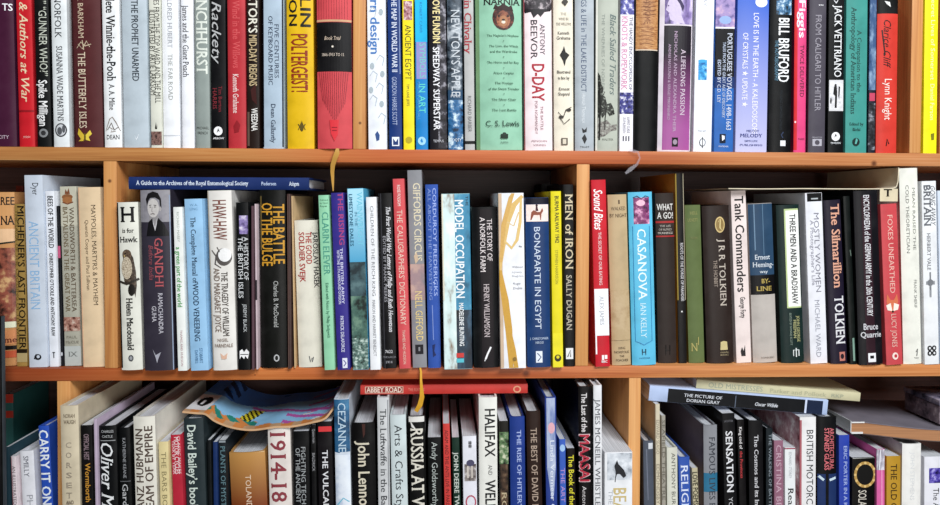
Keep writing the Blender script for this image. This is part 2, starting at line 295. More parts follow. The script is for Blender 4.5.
B(1,(554.2,574.2,150.8),(553,573.6,0),'e4dccb','j','cream book with dark leaf ornaments and small centred lines',
  [('h','THE',14,.35,.65,2.6,'80766a','s'),('h','WIND IN',19,.25,.75,2.6,'80766a','s'),('h','THE WILLOWS',24,.12,.9,2.6,'80766a','s'),('h','Kenneth',33,.2,.8,3,'4c4640','s'),('h','Grahame',38,.15,.85,3,'4c4640','s'),
   ('p',[(.3,55),(.45,50),(.52,46),(.6,52),(.8,55),(.62,60),(.55,66),(.45,60)],'1f1d1a'),('h','Illustrated',72,.15,.85,3,'3f3a35','s'),('h','in line by',78,.2,.8,3,'3f3a35','s'),('h','Ernest',89,.25,.8,3,'3f3a35','s'),('h','Shepard',94,.2,.8,3,'3f3a35','s'),
   ('l',[(.2,112),(.45,118),(.6,110),(.9,107)],1,'3f3a35'),('e',.75,110,2.4,1.6,'3f3a35'),('e',.35,117,2.4,1.6,'3f3a35'),('l',[(.3,118),(.5,124),(.8,119)],.8,'3f3a35'),('p',[(.4,2),(.6,-2),(.75,2),(.6,6)],'3f3a35'),('r',.35,138,.68,145,'5c554c'),('r',.42,139,.6,144,'d4cbb8')])
B(1,(575,594.4,151),(575,594.4,0),'a8b0b7','j','silver grey book about buildings and life in a lake district',
  [('t','BUILDINGS & LIFE in THE LAKE DISTRICT',.45,-25,92,5.2,'2e4468','n'),('t','Hannah Thompson',.45,94,123,3.4,'dfe5ea','n'),('p',[(.35,128),(.5,130),(.62,127),(.6,132),(.4,133)],'26282c'),('p',[(.35,138),(.5,134),(.62,139),(.5,144)],'26282c'),('h','TRUST',147,.25,.75,1.6,'33363c','n')])
B(1,(595,618.4,151),(596,619,0),'aeb3a8','j','sage grey book with italic script and dark tree silhouettes low on its spine',
  [('r',0,-10,.08,150,'e3e2d8'),('t','Black Sailed Traders',.76,14,95,6,'5a6a68','si'),('t','THE WHERRIES OF NORFOLK',.32,14,98,3,'8a918a','n'),
   ('p',[(.09,72),(.2,76),(.24,84),(.34,88),(.3,95),(.42,97),(.5,104),(.68,103),(.8,108),(.86,114),(.62,116),(.5,112),(.3,118),(.2,114),(.09,120)],('1c1f1a','1f231c','3c4038','a4aa9e'),420),
   ('p',[(.09,118),(.3,122),(.5,120),(.7,125),(.97,124),(.95,130),(.7,131),(.4,136),(.09,138)],('3a3836','6a6460','8c8a84','aeb3a8'),300),
   ('l',[(.14,84),(.2,105),(.16,140)],1.6,'1c1f1a'),('l',[(.5,106),(.42,118),(.4,130)],1,'2b2e26'),('l',[(.2,100),(.4,92)],.7,'2b2e26'),('h','MALSTER',139.5,.3,.8,2,'6f746c','n')])
B(1,(618.9,633.2,151),(619.8,635,0),'eceaf0','p','white book on knots and ropework with violet picture blocks and a loose white ribbon',
  [('r',0,-10,1,14.5,('22266c','4a4c9c','e8e8f4'),160),('r',0,92.5,1,114,('10123c','34368a','eeeef8'),160),('t','KNOTS & ROPEWORK',.32,16,90,5.6,'cf8fae','sb'),('t','THE HANDY ENCYCLOPEDIA OF',.78,17,90,3.2,'3a3c6a','n'),
   ('t','GEOFF BUDWORTH',.35,117,133,2.6,'8a8a98','n'),('t','EXPERT GUIDE',.65,117,133,2.6,'8a8a98','n'),('r',.25,136,.33,141,'4a4a54'),('r',.45,136,.53,141,'4a4a54'),('r',.65,136,.73,141,'4a4a54')], tassel=True)
B(1,(633.8,657,151.2),(636.4,659,0),'131517','j','black book whose upper spine is copper brown with faint writing',
  [('r',0,-10,1,49.5,('8a5630','b07c4c','c49462'),200,(1,1,3)),('t','ARTHUR RANSOME',.5,-30,24,6,'7a4a2c','n')]+[('l',[(.15,28+i*4),(.4,27+i*4),(.8,28.5+i*4)],.6,'8a5a38') for i in range(5)]+[('l',[(.3,2+i*4),(.6,3+i*4),(.9,1.5+i*4)],.7,'7a4a2c') for i in range(4)]+[('r',0,49.5,1,50.5,'d8c8b4')])
B(1,(657.6,691.2,151.2),(659.8,695,0),'d8cfd8','j','purple book about a lifelong passion with a photograph of a woman above the title',
  [('r',.13,25.5,.97,150,'GRAD:9c5090:241a28:128:52'),('r',.14,-10,1,24,('352a58','8472a8','d2c6e2'),60,(1,1,.5)),
   ('e',.42,6,7,9,'cdbfda'),('p',[(.22,4),(.17,10),(.24,12),(.3,20),(.45,22),(.75,24),(.62,14),(.55,0),(.3,-2)],'cabdd8'),('p',[(.3,-10),(.55,-4),(.72,6),(.68,12),(.58,4),(.45,-2),(.28,-1)],'3c2f5c'),
   ('l',[(.22,6),(.26,5.5)],1,'5a4a78'),('l',[(.22,13.5),(.27,13)],.9,'6a4a80'),
   ('t','A LIFELONG PASSION',.72,49,115,4.6,'cdbccb','s'),('t','NICHOLAS AND ALEXANDRA THEIR',.48,31,132,3,'b49ab4','s'),('t','ANDREI MAYLUNAS & SERGEI MIRONENKO',.3,44,120,2.4,'b49ab4','s'),('r',.42,137.5,.6,146.5,'141218'),('e',.51,142,2.2,2.6,'9a8a9a')])
B(1,(691.8,712.4,151),(695.4,715,0),'e6e9f0','p','white book with a small bright blue picture and a circled line emblem',
  [('t','GREEK CLAY',.5,-30,6,3.4,'9a9ca6','n'),('r',.2,60,.66,80,('0f5c9c','2f9ad6','8fd0f0'),180),('e',.42,61,4.4,1.5,'3aa0da'),('h','THE ART',131,.25,.7,1.6,'b4b6be','n'),('e',.5,142.5,3.2,4,'33353c'),('e',.5,142.5,2.5,3.3,'e6e9f0'),('r',.48,137,.52,148,'33353c')])
B(1,(713,733.8,151),(715.6,735.9,0),'2c62ac','p','blue and black book on Portuguese voyages with a lilac painting at top',
  [('r',0,-10,1,27,('5a5088','9a86b8','c9a8c0'),80),('e',.5,20,6,4,'8fa8d8'),('r',0,27,1,28.6,'e8e6ee'),('r',0,28.6,1,77,'17151b'),('r',0,77,1,88,'1d3a74'),
   ('t','PORTUGUESE VOYAGES, 1498-1663',.75,33,130,4.8,'cdd4e4','s'),('t','TALES FROM THE GREAT AGE OF DISCOVERY',.47,42,118,2.8,'bac6dc','s'),('t','EDITED BY C.D. LEY',.22,60,103,3.2,'c4cee4','s'),('r',.3,134,.6,143,'15233c'),('p',[(.4,135),(.55,136),(.55,139),(.42,141)],'e8e8ee'),('h','PHOENIX',146.5,.25,.75,1.6,'d0d8ea','n')])
B(1,(734.6,767,151),(736.6,770.2,0),'GRAD:b9b9de:3a62c4:150:2','p','wide lavender to blue book about love and a kaleidoscope of crystals',
  [('e',.75,2,6,5,'e8ecf6'),('t','LOVE IS IN THE EARTH - A KALEIDOSCOPE',.6,13,134,5.2,'eceaf8','n'),('t','OF CRYSTALS ★ UPDATE ★',.27,33,107,5.2,'eceaf8','n'),('h','MELODY',131,.35,.75,2.2,'3c4486','s'),('h','MELODY',135.5,.15,.85,3.4,'2f3a86','s'),('h','EARTH LOVE',141,.3,.7,1.8,'2f3a86','n'),('h','PUBLISHING',145,.15,.85,1.8,'2f3a86','n')])
B(1,(767.8,793,151),(770.8,793.8,0),'141619','j','black book with bold white condensed capitals and a small blue photo at its top',
  [('r',.25,-10,.95,14.5,('14242e','3a6c94','cfe4f2'),160),('t','BILL BRUFORD',.6,18,82,10.5,'eef0f2','b'),('t','THE AUTOBIOGRAPHY',.28,40,81,3.4,'5a8aa4','n'),('t','YES KING CRIMSON GENESIS',.5,90,130,2.4,'26303a','n'),('l',[(.62,132),(.52,135),(.6,138)],1.2,'2c3c5c'),('r',.48,140.5,.72,146,'dfe2e6')])
B(1,(793.6,807,151),(794.6,808.6,0),'d8457c','j','slim hot pink book with scarlet hinge and white title',
  [('r',0,-10,.24,150,'c9282c'),('t','Jim Figgis',.62,-30,38,6.4,'f4e4ec','b'),('t','TWICE DELIVERED',.62,45,97,4,'5c2438','n'),('h','FABER',139,.35,.9,1.8,'8a2c50','n'),('e',.1,122,.8,1,'f8e0e4')])
B(1,(807.6,825.6,151),(809,827.6,0),'4b4751','j','slate grey book with pale capitals between the hot pink and the black ones',
  [('h','•••',5,.5,.8,3,'d8d8dc','b'),('t','FROM CALIGARI TO HITLER',.5,15,111,5.8,'98949e','n'),('r',.22,139,.78,146,'aaa8b2'),('e',.5,142.5,2.4,2.4,'4b4751'),('h','PRINCETON',137.4,.2,.8,1.4,'aaa8b2','n')])
B(1,(826.8,844,151),(828.4,845,0),'15171a','p','black book with white serif capitals above a small white picture of dark figures',
  [('t','JACK VETTRIANO',.6,5,77,7,'e4e6e8','s'),('r',.06,80,.96,111,'cfcfd2'),('r',.1,81.5,.92,109.5,('b8b8bd','dcdce0','c8c8cc'),120),
   ('p',[(.42,84),(.52,84),(.58,92),(.55,108),(.42,108),(.44,96),(.32,94),(.36,88)],'1d1d20'),('p',[(.66,86),(.76,87),(.74,92),(.7,100),(.64,96)],'2c2c30'),('e',.18,101,.8,3,'2c2c30'),
   ('e',.5,136.5,4.2,4.3,'f0f0f2'),('p',[(.4,138),(.5,133.5),(.6,137),(.52,136)],'222226'),('h','PAVILION',143,.2,.8,1.7,'dfe2e6','b'),('h','V',2,.3,.6,3,'d8dade','b')])
B(1,(844.7,867,151),(845.6,869,0),'3f8e86','p','teal book with two lines of dark serif title on anthropology',
  [('t','A Companion to the',.62,30,92,4.2,'1d4a46','s'),('t','Anthropology of American Indians',.36,7,114,5,'1d4a46','s'),('h','Edited by',124,.2,.85,2.8,'1d4a46','s'),('h','Biolsi',129.5,.35,.7,2.8,'1d4a46','s'),('e',.5,142,3.6,4,'12302e'),('p',[(.44,144),(.5,138),(.58,140),(.52,144)],'5aa89e')])
B(1,(867.4,875.2,150.8),(869.2,877.4,0),'252c3c','p','narrow dark blue book with a streaky photograph and pink flash',
  [('r',0,-10,1,90,('141a2a','33507a','8fa8c4'),60,(1,1,.4)),('r',.1,93,.9,101,'b8405c'),('r',0,103,1,150,('16181e','34363e','8e929c'),120)])
B(1,(876.4,897.6,150.8),(878.2,899.4,0),'c93a30','j','red book with black top band, black handwriting and white name in serif',
  [('r',0,-10,1,13.5,'141416'),('p',[(.3,1),(.55,2),(.6,7),(.4,4)],'e8e8e8'),('t','Clarice Cliff',.45,20,68,7,'3a1614','i'),('l',[(.2,30),(.35,55)],1.2,'3a1614'),('t','Lynn Knight',.52,79,120,7,'f2e2da','n'),('l',[(.45,146),(.5,139),(.58,144)],1,'2a1210')])
B(1,(922.6,937.6,151),(924.6,939.6,0),'e6e01e','p','bright yellow book at the right end of the top row with faint white title',
  [('t','The Secret Lives of Somerset',.62,-20,80,4,'f2f0b0','n'),('t','Daniel Farson',.62,84,120,4,'f2f0b0','n'),('p',[(.55,134),(.8,133),(.78,140),(.6,140)],'7c7818')])
B(1,(938.2,962,151),(940,964,0),'a8643a','p','brown book cut off by the right edge of the top row',[])
# ---- middle shelf.  bot = (left px, right px, bottom py), top = (left px, right px, top py)
B(2,(-26,16,361),(-30,13.2,192),'c08a58','j','thick tan book with big black capitals at the left end of the middle row',
  [('r',0,185,1,229,'c99560'),('h','THREE',201,.45,1.0,8,'2a1a14','sb'),('h','NA',220.5,.7,1.0,9,'2a1a14','sb'),('r',0,229,1,243,'e0b890'),('l',[(.2,246),(1,242)],1.6,'222a1e'),
   ('r',0,248,1,322,('3a2018','8a4a3a','c8a070'),60),('r',0,322,1,328,'dfe0c4'),('p',[(0,334),(1,330),(1,344),(0,350)],'d08a5a'),('h','Jerome',340,.35,1.0,6,'6a2a1c','sb'),('r',0,346,1,350,'201a18'),('r',.3,351,1,358,'c25a3a')], dep=.11)
B(2,(16.4,27.6,362.4),(13.8,25,204),'9a7c42','p','slim olive gold paperback with dark western style capitals',
  [('t','MICHENER’S LAST FRONTIER',.6,206,349,6.5,'2c2110','b'),('t','THE SAGA OF THE CROSSING OF THE WEST',.2,210,345,2.6,'5a4420','n'),('r',0,349,1,353,'2c2110'),('r',0,353,1,362,'a8966a')])
B(2,(28.6,48.2,367.4),(23.6,43,175),'c3ccd9','p','tall pale blue-grey book titled ancient Britain',
  [('t','Dyer',.6,183,195,6,'22262c','n'),('t','ANCIENT BRITAIN',.45,221,309,9.5,'8fb6da','n'),('e',.5,357,3.6,3,'1e2024'),('e',.52,356.6,1.6,1.6,'c3ccd9'),('l',[(.3,359),(.42,354)],1,'1e2024')])
B(2,(49.2,59.6,366.8),(44.2,55,191),'e2e6ee','p','slim white book on bees with black capitals',
  [('t','BEES OF THE WORLD',.55,196,248,5.2,'26282e','b'),('t','CHRISTOPHER O’TOOLE AND ANTHONY RAW',.5,253,336,3.6,'26282e','b'),('r',.35,352,.65,353,'26282e'),('r',.45,353,.55,358,'26282e')])
B(2,(60,64,366),(55.6,59,206),'22242a','p','very thin black book with a pink patch squeezed right of the bees book',
  [('r',0,246,1,258,'c0587c'),('e',.5,354,.8,2,'c8ccd4')])
B(2,(64.6,81.8,365.6),(59.2,76.4,186.2),'a8a698','p','grey-green book on wartime battalions with a brown crest at its top',
  [('r',0,186,1,226,'bcb9a8'),('e',.45,197,5.5,3,'8a5a38'),('e',.45,200,5,3.2,'a06a40'),('p',[(.3,194),(.35,189),(.45,192),(.55,188),(.62,194)],'7a4a30'),('l',[(.15,202),(.45,204),(.8,202)],1.4,'7a4a30'),
   ('t','WANDSWORTH & BATTERSEA',.68,207,312,4.6,'5a4a3a','s'),('t','BATTALIONS IN THE GREAT WAR',.3,207,312,4.6,'6a5a40','s'),('r',0,317,1,331,('5a3228','a4786a','cbb8aa'),200),('h','PAUL',337,.15,.8,2.6,'7a766a','s'),('h','McCUE',342,.1,.9,2.6,'7a766a','s'),('r',0,346,1,366,'b4b9b6'),('h','IX',354,.25,.8,5,'6a6e6c','s')])
B(2,(82.8,105.8,367.2),(77.4,100.6,187),'dcc3a0','p','cream book with two thin lines of dark lettering about maypoles and mayhem',
  [('t','MAYPOLES, MARTYRS & MAYHEM',.66,205,305,4.6,'4a3c2c','n'),('t','Quentin Cooper and Paul Sullivan',.35,220,290,3.4,'5a4a36','n'),('r',0,187,.06,367,'d6ac8a')])
B(2,(120.6,142.4,367.4),(115,138,202),'dcdcd2','h','cream book with a bold capital H at its top and a perched hawk drawing below',
  [('r',0,200,.07,368,'17181a'),('h','H',214.5,.18,.86,15,'17181a','sb'),('h','is for',230.5,.25,.8,4.5,'2a2a2a','sb'),('h','Hawk',239.5,.12,.95,5.5,'2a2a2a','sb'),
   ('p',[(.3,283),(.22,270),(.26,258),(.36,252),(.6,252),(.74,258),(.84,272),(.86,286),(.78,298),(.7,286)],('2a2420','4a3e34','6a5c4e'),400),('e',.44,254.5,4.6,5.2,('3a2e26','5c4a3c','7a6654'),500),('e',.42,268,5.4,11.5,('6a5c4c','b8aa94','e0d6c2'),700),('e',.37,253.4,.8,.8,'1c1814'),('p',[(.3,255.4),(.36,254.6),(.34,257.6)],'c8b070'),
   
   ('l',[(.02,281),(.4,284),(.97,279)],2.2,'3a342e'),('e',.62,290,3.4,6,'26221e'),
   ('t','Helen Macdonald',.5,298,350,6.2,'222324','sb'),('e',.5,358,2.6,3.2,'4a4c50'),('e',.5,358,1.5,2,'9a9ca0')], y=-.012)
B(2,(143.6,174,371.6),(139,169.4,189.4),'3b3744','j','thick aubergine book with a black and white portrait of a young man at the top',
  [('r',0,189.4,1,229,('7c7a82','8f8d94','65636c'),30),('r',0,222,1,236,'3b3744'),
   ('p',[(.3,216),(.62,216),(.66,226),(.5,231),(.34,226)],'8f8c8e'),('e',.45,208,5.8,9.6,'c2bebc'),('e',.68,209,1.2,2.4,'a8a4a4'),('p',[(.24,206),(.2,199),(.28,193.6),(.45,191.4),(.62,193),(.72,199),(.73,208),(.68,206),(.66,200),(.52,197.5),(.36,198),(.29,201)],'1f1d21'),
   ('l',[(.31,205.4),(.39,205)],.7,'3a383c'),('l',[(.47,205),(.56,205.6)],.7,'3a383c'),('l',[(.33,207),(.38,207)],.9,'55504f'),('l',[(.48,207),(.54,207)],.9,'55504f'),('l',[(.42,207),(.4,211.6),(.45,212)],.6,'8a8486'),('l',[(.36,214.2),(.43,213.6),(.5,214.2)],.8,'55484a'),
   ('p',[(.2,236),(.28,222),(.42,218),(.5,226),(.62,218),(.8,224),(.98,236)],'1b1a1f'),('p',[(.42,218),(.5,227),(.58,218),(.56,224),(.5,231),(.44,224)],'c8c6ca'),
   ('t','GANDHI',.6,238,287,8,'b0565c','s'),('t','Before India',.34,245,280,4.6,'8a4a54','si'),('t','RAMACHANDRA',.62,293,334,4.4,'c4c2cc','s'),('t','GUHA',.4,306,322,4.4,'c4c2cc','s'),
   ('p',[(.32,349),(.42,355),(.6,352),(.5,359),(.46,363),(.42,358)],'a8a8b4'),('r',.97,195,1,371,'8e9cb4')], )
B(2,(177.6,187.4,371.4),(172.4,182.6,207),'e8ebe8','p','slim white book with green title lettering, right of the portrait book',
  [('t','RICHARD MABEY',.5,212,242,2.4,'9aa49c','n'),('t','a green part of the world',.45,247,307,4.6,'4a9a54','b'),('t','THAMES AND HUDSON',.5,330,366,2.2,'b08a90','n')])
B(2,(190.6,209,371.4),(183.6,202.4,198.6),'94bfe2','p','light blue manual of wood veneering with dark serif title',
  [('h','W.A.',205,.3,.75,2.4,'5a84a8','n'),('h','LINC',209,.3,.75,2.4,'5a84a8','n'),('t','The Complete Manual of',.45,217,283,5,'26405c','s'),('t','WOOD VENEERING',.45,283,341,5.6,'26405c','s'),('t','STOBART',.62,348,363,3.2,'5a84a8','s'),('t','DAVIES',.36,350,363,2.8,'5a84a8','s')])
B(2,(212.4,237,371.4),(205.8,231.6,190.2),'e0ddd8','j','thick off-white book with condensed brown capitals and an egg-like white photo disc',
  [('r',0,190,.05,372,'b0a696'),('t','HAW-HAW',.5,200,240,13,'7a4a40','b'),('e',.62,257,8,9,'55504e'),('e',.66,255,6.5,7,'eeeeee'),('l',[(.12,250),(.3,256),(.25,264),(.5,268)],1.6,'55504e'),('l',[(.35,247),(.45,252)],1,'55504e'),
   ('t','THE TRAGEDY OF WILLIAM',.62,272,336,6.2,'4c4440','b'),('t','AND MARGARET JOYCE',.3,268,332,6,'7a6a60','b'),('h','NIGEL',340,.25,.7,3,'8a7a70','b'),('h','FARNDALE',345.5,.12,.88,3.4,'8a7a70','b'),('p',[(.35,353),(.5,356),(.65,353),(.6,359),(.4,359)],'dcb49c')])
B(2,(237.8,251,370.2),(233.4,250.6,202.4),'17191b','p','black book on the history of the isles with white capitals and a small mauve picture',
  [('r',.25,215.5,.95,234,('3a2c5c','8a7ab0','dcd4e8'),120),('t','A HISTORY OF',.76,237,280,4.6,'dfe2e4','n'),('t','THE BRITISH ISLES',.32,237,298,4.6,'dfe2e4','n'),('t','JEREMY BLACK',.62,304,332,3.4,'c8ccce','n'),
   ('p',[(.15,351),(.35,349),(.5,352),(.7,349),(.92,352),(.8,359),(.6,356),(.5,359),(.3,356),(.15,359)],'f0f0f2'),('r',.2,354,.85,354.8,'17191b')])
B(2,(251.2,254.6,370),(251,254,206),'584048','p','very thin mauve-brown book beside the black isles history',[])
B(2,(255,259.4,369.4),(253.8,256.4,204),'c4b2b8','p','very thin pinkish grey book left of the bulge battle book',[('r',0,280,1,300,'3a343a')])
B(2,(260,287,368.2),(257.4,286,190),'191a17','j','thick black book with golden yellow condensed capitals about the battle of the bulge',
  [('r',.04,196,.09,250,'6a5a30'),('t','THE BATTLE',.75,204,264,10.6,'c8932c','b'),('t','OF THE BULGE',.3,203,266,10.6,'c8932c','b'),('t','Charles B. MacDonald',.62,281,327,4.6,'b8bab8','n'),('e',.62,358,2.8,3.6,'b8babc'),('e',.62,358,1.6,2.4,'191a17')])
B(2,(287.4,292,368.6),(286.6,290.6,194),'4e3a36','p','thin dark brown book right of the bulge battle book',[('r',.2,196,.3,368,'6a544c')])
B(2,(292.2,297.2,368),(291,292.8,196),'c9aa80','p','very thin tan book with worn edge left of the cream soldier novel',[])
B(2,(298,322.4,367.6),(293.2,317.6,220),'dcd8ca','j','short thick cream book with red title about a good soldier',
  [('t','JAROSLAV HASEK',.88,232,288,4.6,'26262a','b'),('t','THE GOOD',.6,232,264,5.6,'a8322e','b'),('t','SOLDIER SVEJK',.3,232,282,5.6,'a8322e','b'),('l',[(.48,356),(.52,362),(.6,358)],1,'55585a'),('l',[(.6,362),(.66,357)],1,'55585a')])
B(2,(324,335.6,371.2),(317.8,329,195),'8fcba6','p','slim mint green book in the middle row with dark green capitals',
  [('h','Edited',200,.15,.9,1.8,'2c5c44','n'),('h','by Carol',203,.15,.9,1.8,'2c5c44','n'),('h','Reyes',206,.15,.8,1.8,'2c5c44','n'),('t','CLARIN ELEVER',.6,212,275,6.4,'4f9a86','s'),('t','Edited with Notes by Philip Sedgwick',.55,283,338,3,'2f7058','n')])
B(2,(336.2,351.6,370.6),(330.4,344,192.6),'38308a','p','violet-blue book with a reddish title and small white lines',
  [('t','THE RISING',.72,192,245,5,'a8407c','b'),('t','THE BRITISH ARMY',.65,248,304,2.6,'cfd0ec','b'),('t','WITH THE 11TH ARMOURED DIVISION',.4,250,304,2.6,'cfd0ec','b'),('t','PATRICK DELAFORCE',.5,316,352,3.2,'d6d8f0','b'),('r',.42,358,.8,368,'e0e2f0'),('l',[(.5,360),(.7,363),(.52,366)],1,'38308a')])
B(2,(352.6,369.2,372.2),(346.2,364,188.2),'4ea4c8','p','book with a sky blue top fading into a dark green fell photograph',
  [('r',0,188,1,262,'GRAD:4a9ec6:a4d8ec:262:200'),('r',0,262,1,296,('24363c','3c565c','587478'),50),('r',0,296,1,338,('1e2e2a','43645a','6a8a78'),70),('r',0,338,1,372,('1c2a26','607c74','c8d8d0'),220),
   ('t','WAINWRIGHT',.75,192,246,5.4,'74c4dc','s'),('t','IN THE',.5,212,226,2.6,'2c6c8c','n'),('t','LIMESTONE DALES',.2,194,246,3.4,'26607c','b')])
B(2,(370,381,371),(364.6,378,197),'e8eaee','p','slim white book in the middle row with small grey capitals down its spine',
  [('t','CHILDREN OF THE REICH KING',.55,206,296,3.2,'6a6c72','n'),('t','MARION AND HARRIET BENEDICT',.5,300,356,3,'6a6c72','n')])
B(2,(381.6,398,368.6),(377.2,392.4,193),'1a191b','p','black book about first world war letters with white italic title',
  [('r',.12,193,.2,368,'34343a'),('t','The First World War Letters of Philip and Ruth Hewetson',.68,207,332,4.2,'d8d8dc','sbi'),('t','EDITED BY FRANK MEERES',.35,236,302,2.8,'9a9aa0','n'),('h','7622',351.5,.2,.75,3,'c8c8cc','b'),('h','THE LARCH',357,.05,.95,1.8,'8a8a90','n'),('h','1914',362,.25,.7,2.6,'a8a8ae','n')])
B(2,(398.4,411.6,368.8),(392.2,404.4,178.6),'cc4f54','p','slim coral red dictionary with cream capitals, tilted to the left',
  [('t','ROSE FOLSOM',.5,185,206,3,'ead6d0','b'),('t','THE CALLIGRAPHERS’ DICTIONARY',.5,210,325,5.4,'e8c8b8','n'),('t','THAMES AND HUDSON',.5,330,364,2.8,'e8c8b8','n')])
B(2,(412.4,427.4,367.8),(406,422.6,170),'86878c','p','tallest book of the middle row, grey with cream capitals about a circus',
  [('t','GIFFORDS CIRCUS',.62,183,261,7,'ddd2b4','s'),('p',[(.3,256),(.5,252),(.62,260),(.4,264)],'c8b094'),('r',0,264,1,300,('77767c','9a8084','b89a90'),40),('t','NELL GIFFORD',.55,291,341,7,'dcc484','s'),('r',.22,344.5,.78,354,'2c2a30'),('r',.44,347,.56,351,'84848a')])
B(2,(428,441.2,368.2),(423.6,439.4,184.4),'3454a4','h','blue cloth book with pale blue embossed lettering',
  [('t','CORDUROY FREDERICKS',.7,188,296,3.6,'9cb0e4','s'),('t','ALL ABOUT THE HARVESTING',.3,188,300,3,'8098d4','s'),('p',[(.35,345),(.6,344),(.5,351),(.65,355),(.4,357)],'1d2e6a'),('l',[(.5,282),(.7,284)],1,'a8b8e8'),('l',[(.4,305),(.45,340)],.8,'7f94d0')], cloth=True)
B(2,(444,473,372.4),(439.8,470.8,193.4),'9fc4c8','p','thick book of icy blue and white photography with dark model occupation lettering',
  [('r',0,193.4,.46,372,('7a5c40','cfe4e4','e8f2f0'),28,(1.5,1,.7)),('r',.46,193.4,1,310,('174c68','3684a8','7cbcd2'),32,(1,1,.5)),('r',.46,310,1,372,('131a22','24384a','3c5c74'),40,(1,1,.5)),('r',0,193.4,.06,300,'dcd8c4'),
   ('t','MODEL OCCUPATION',.62,200,298,8.4,'f0f4f6','b'),('t','THE',.9,196,206,2.6,'2a2420','n'),('t','MADELEINE BUNTING',.64,303,346,4.4,'eef2f4','b'),('r',.44,353,.7,357.5,'c8403c'),('r',.44,358.5,.7,362.5,'58b8c8')])
B(2,(474,499.6,368.2),(471.2,497,206.8),'16171a','j','black book about a farm with pale red-edged capitals and a white feather mark',
  [('t','THE STORY OF',.7,219,261,5,'dad0d0','s'),('t','A NORFOLK FARM',.42,217,272,5,'e4dada','s'),('r',.32,209,.8,370,'241c22'),('t','THE STORY OF',.7,219,261,5,'dad0d0','s'),('t','A NORFOLK FARM',.42,217,272,5,'e4dada','s'),('t','HENRY WILLIAMSON',.54,284,337,5.4,'c4b8ba','s'),('l',[(.46,359),(.54,354),(.68,347)],1.8,'eeeef0'),('l',[(.42,361),(.5,356)],.8,'eeeef0')])
B(2,(500.2,526.4,368.6),(497,524.4,192.8),'e8e9ee','p','white book with a long curling ochre branch painted up the spine',
  [('r',0,192,.14,368,'c8ae94')]+[('l',p,w,c) for p,w,c in (
    ([(.02,270),(.22,300),(.35,330),(.42,368)],7,'c99a3c'),([(.02,270),(.2,240),(.35,222),(.62,205),(.95,196)],5.4,'d8b46c'),([(.2,240),(.5,248),(.72,240),(.85,222),(.9,196)],3.2,'dcbc78'),
    ([(.08,262),(.2,225),(.5,198),(.6,193)],4.6,'cfa55a'),([(.35,222),(.6,226),(.8,212)],1.4,'dcc08c'),([(.42,368),(.62,368)],3,'c99a3c'),([(.35,330),(.52,350),(.62,368)],4.5,'c99a3c'))]+
  [('h','Wildwood',267,.5,.92,2,'9a9ca4','s'),('h','A Journey',272,.5,.9,1.6,'b0b2b8','s'),('h','Through Trees',276,.5,.95,1.6,'b0b2b8','s'),('h','Roger',283.5,.55,.85,2.2,'a0a2aa','s'),('h','Deakin',288,.55,.9,2.2,'a0a2aa','s'),('e',.56,359,2,2,'8a6a2c'),('l',[(.8,246),(.9,247)],1,'8a8c92')])
B(2,(527,551.6,367.6),(525,549,197.4),'1c3e72','j','navy book about Egypt with a camel rider picture near the top',
  [('r',.03,204.5,.98,221.5,('d8b49c','ecd8d0','f0e4e0'),60),('r',0,197,1,204,'1a1e34'),('p',[(.2,220),(.25,212),(.35,210),(.5,212),(.62,212),(.72,208),(.76,211),(.68,214),(.66,220),(.63,220),(.6,215),(.35,215),(.25,220)],'8a4a34'),('p',[(.42,211),(.44,206),(.5,205),(.55,211)],'4a2430'),('e',.48,205.4,1.2,1.2,'3a1c20'),
   ('t','BONAPARTE IN EGYPT',.48,227,329,6,'ccd8ea','n'),('h','J. CHRISTOPHER',338.5,.12,.92,2.2,'b8c8e0','s'),('h','HEROLD',342.5,.35,.7,2.2,'b8c8e0','s'),('r',.36,351,.64,362.5,'dfe6f0'),('l',[(.42,353),(.58,357),(.44,361)],1,'1c3e72')])
B(2,(552.4,563.6,367.6),(550,561.4,191.2),'ded01f','p','slim yellow book in the middle row with black capitals',
  [('t','BURMA RAILWAY 1942',.58,196,243,4,'33310f','b'),('t','STEPHEN HARRISON',.5,250,284,3,'8c861c','n'),('r',0,333,1,367,'e6da2a'),('e',.5,358,3.4,3.6,'3a380f'),('e',.5,357,1.6,1.6,'ded01f')])
B(2,(564.2,577,366.4),(562.4,574,184.4),'1a191a','p','black book with beige capitals about iron men, against the middle upright',
  [('t','MEN of IRON',.55,194,269,7.4,'cdbfa0','s'),('t','SALLY DUGAN',.5,275,330,5.4,'b8b0a0','s'),('r',.15,348,.85,359,'dfe0e4'),('l',[(.3,357),(.6,350),(.6,357)],1,'1a191a')])
B(2,(594,611.6,366.8),(589,606,179.6),'c01d2c','p','bright red book with white script title and a white panel low on its spine',
  [('t','Sound Bites',.45,189,230,8.5,'f4eeee','ib'),('t','THE SECRET OF OUR EATING',.5,232,285,3,'e8c4c4','b'),('r',.04,288.8,1,335.5,'eceef2'),('t','ALEX JAMES',.52,296,325,4,'a8aab2','s'),('r',.04,335.5,.14,354,'eceef2'),('r',.45,355,.6,360,'f2e8e8'),('r',.64,355,.82,359,'f2e8e8'),('h','BBC',361.5,.42,.82,2.2,'f2e8e8','b')])
B(2,(612.2,631.6,365.6),(607,627.4,194.2),'b7a07c','j','worn tan paper-covered book with small dark capitals at top and foot',
  [('h','I',202,.54,.62,4,'54412e','n'),('h','WALKED',208.5,.15,.92,3.6,'54412e','n'),('h','BY NIGHT',215.5,.08,.98,3.6,'54412e','n'),('h','KING',348,.35,.7,2.4,'54412e','n'),('h','NORFOLK',352,.12,.92,2.4,'54412e','n'),('h','THE',356,.38,.64,2,'54412e','n'),('h','POACHER',360,.2,.85,2.4,'54412e','n'),('r',0,290,1,340,('b09872','b9a27e','a68c68'),40)])
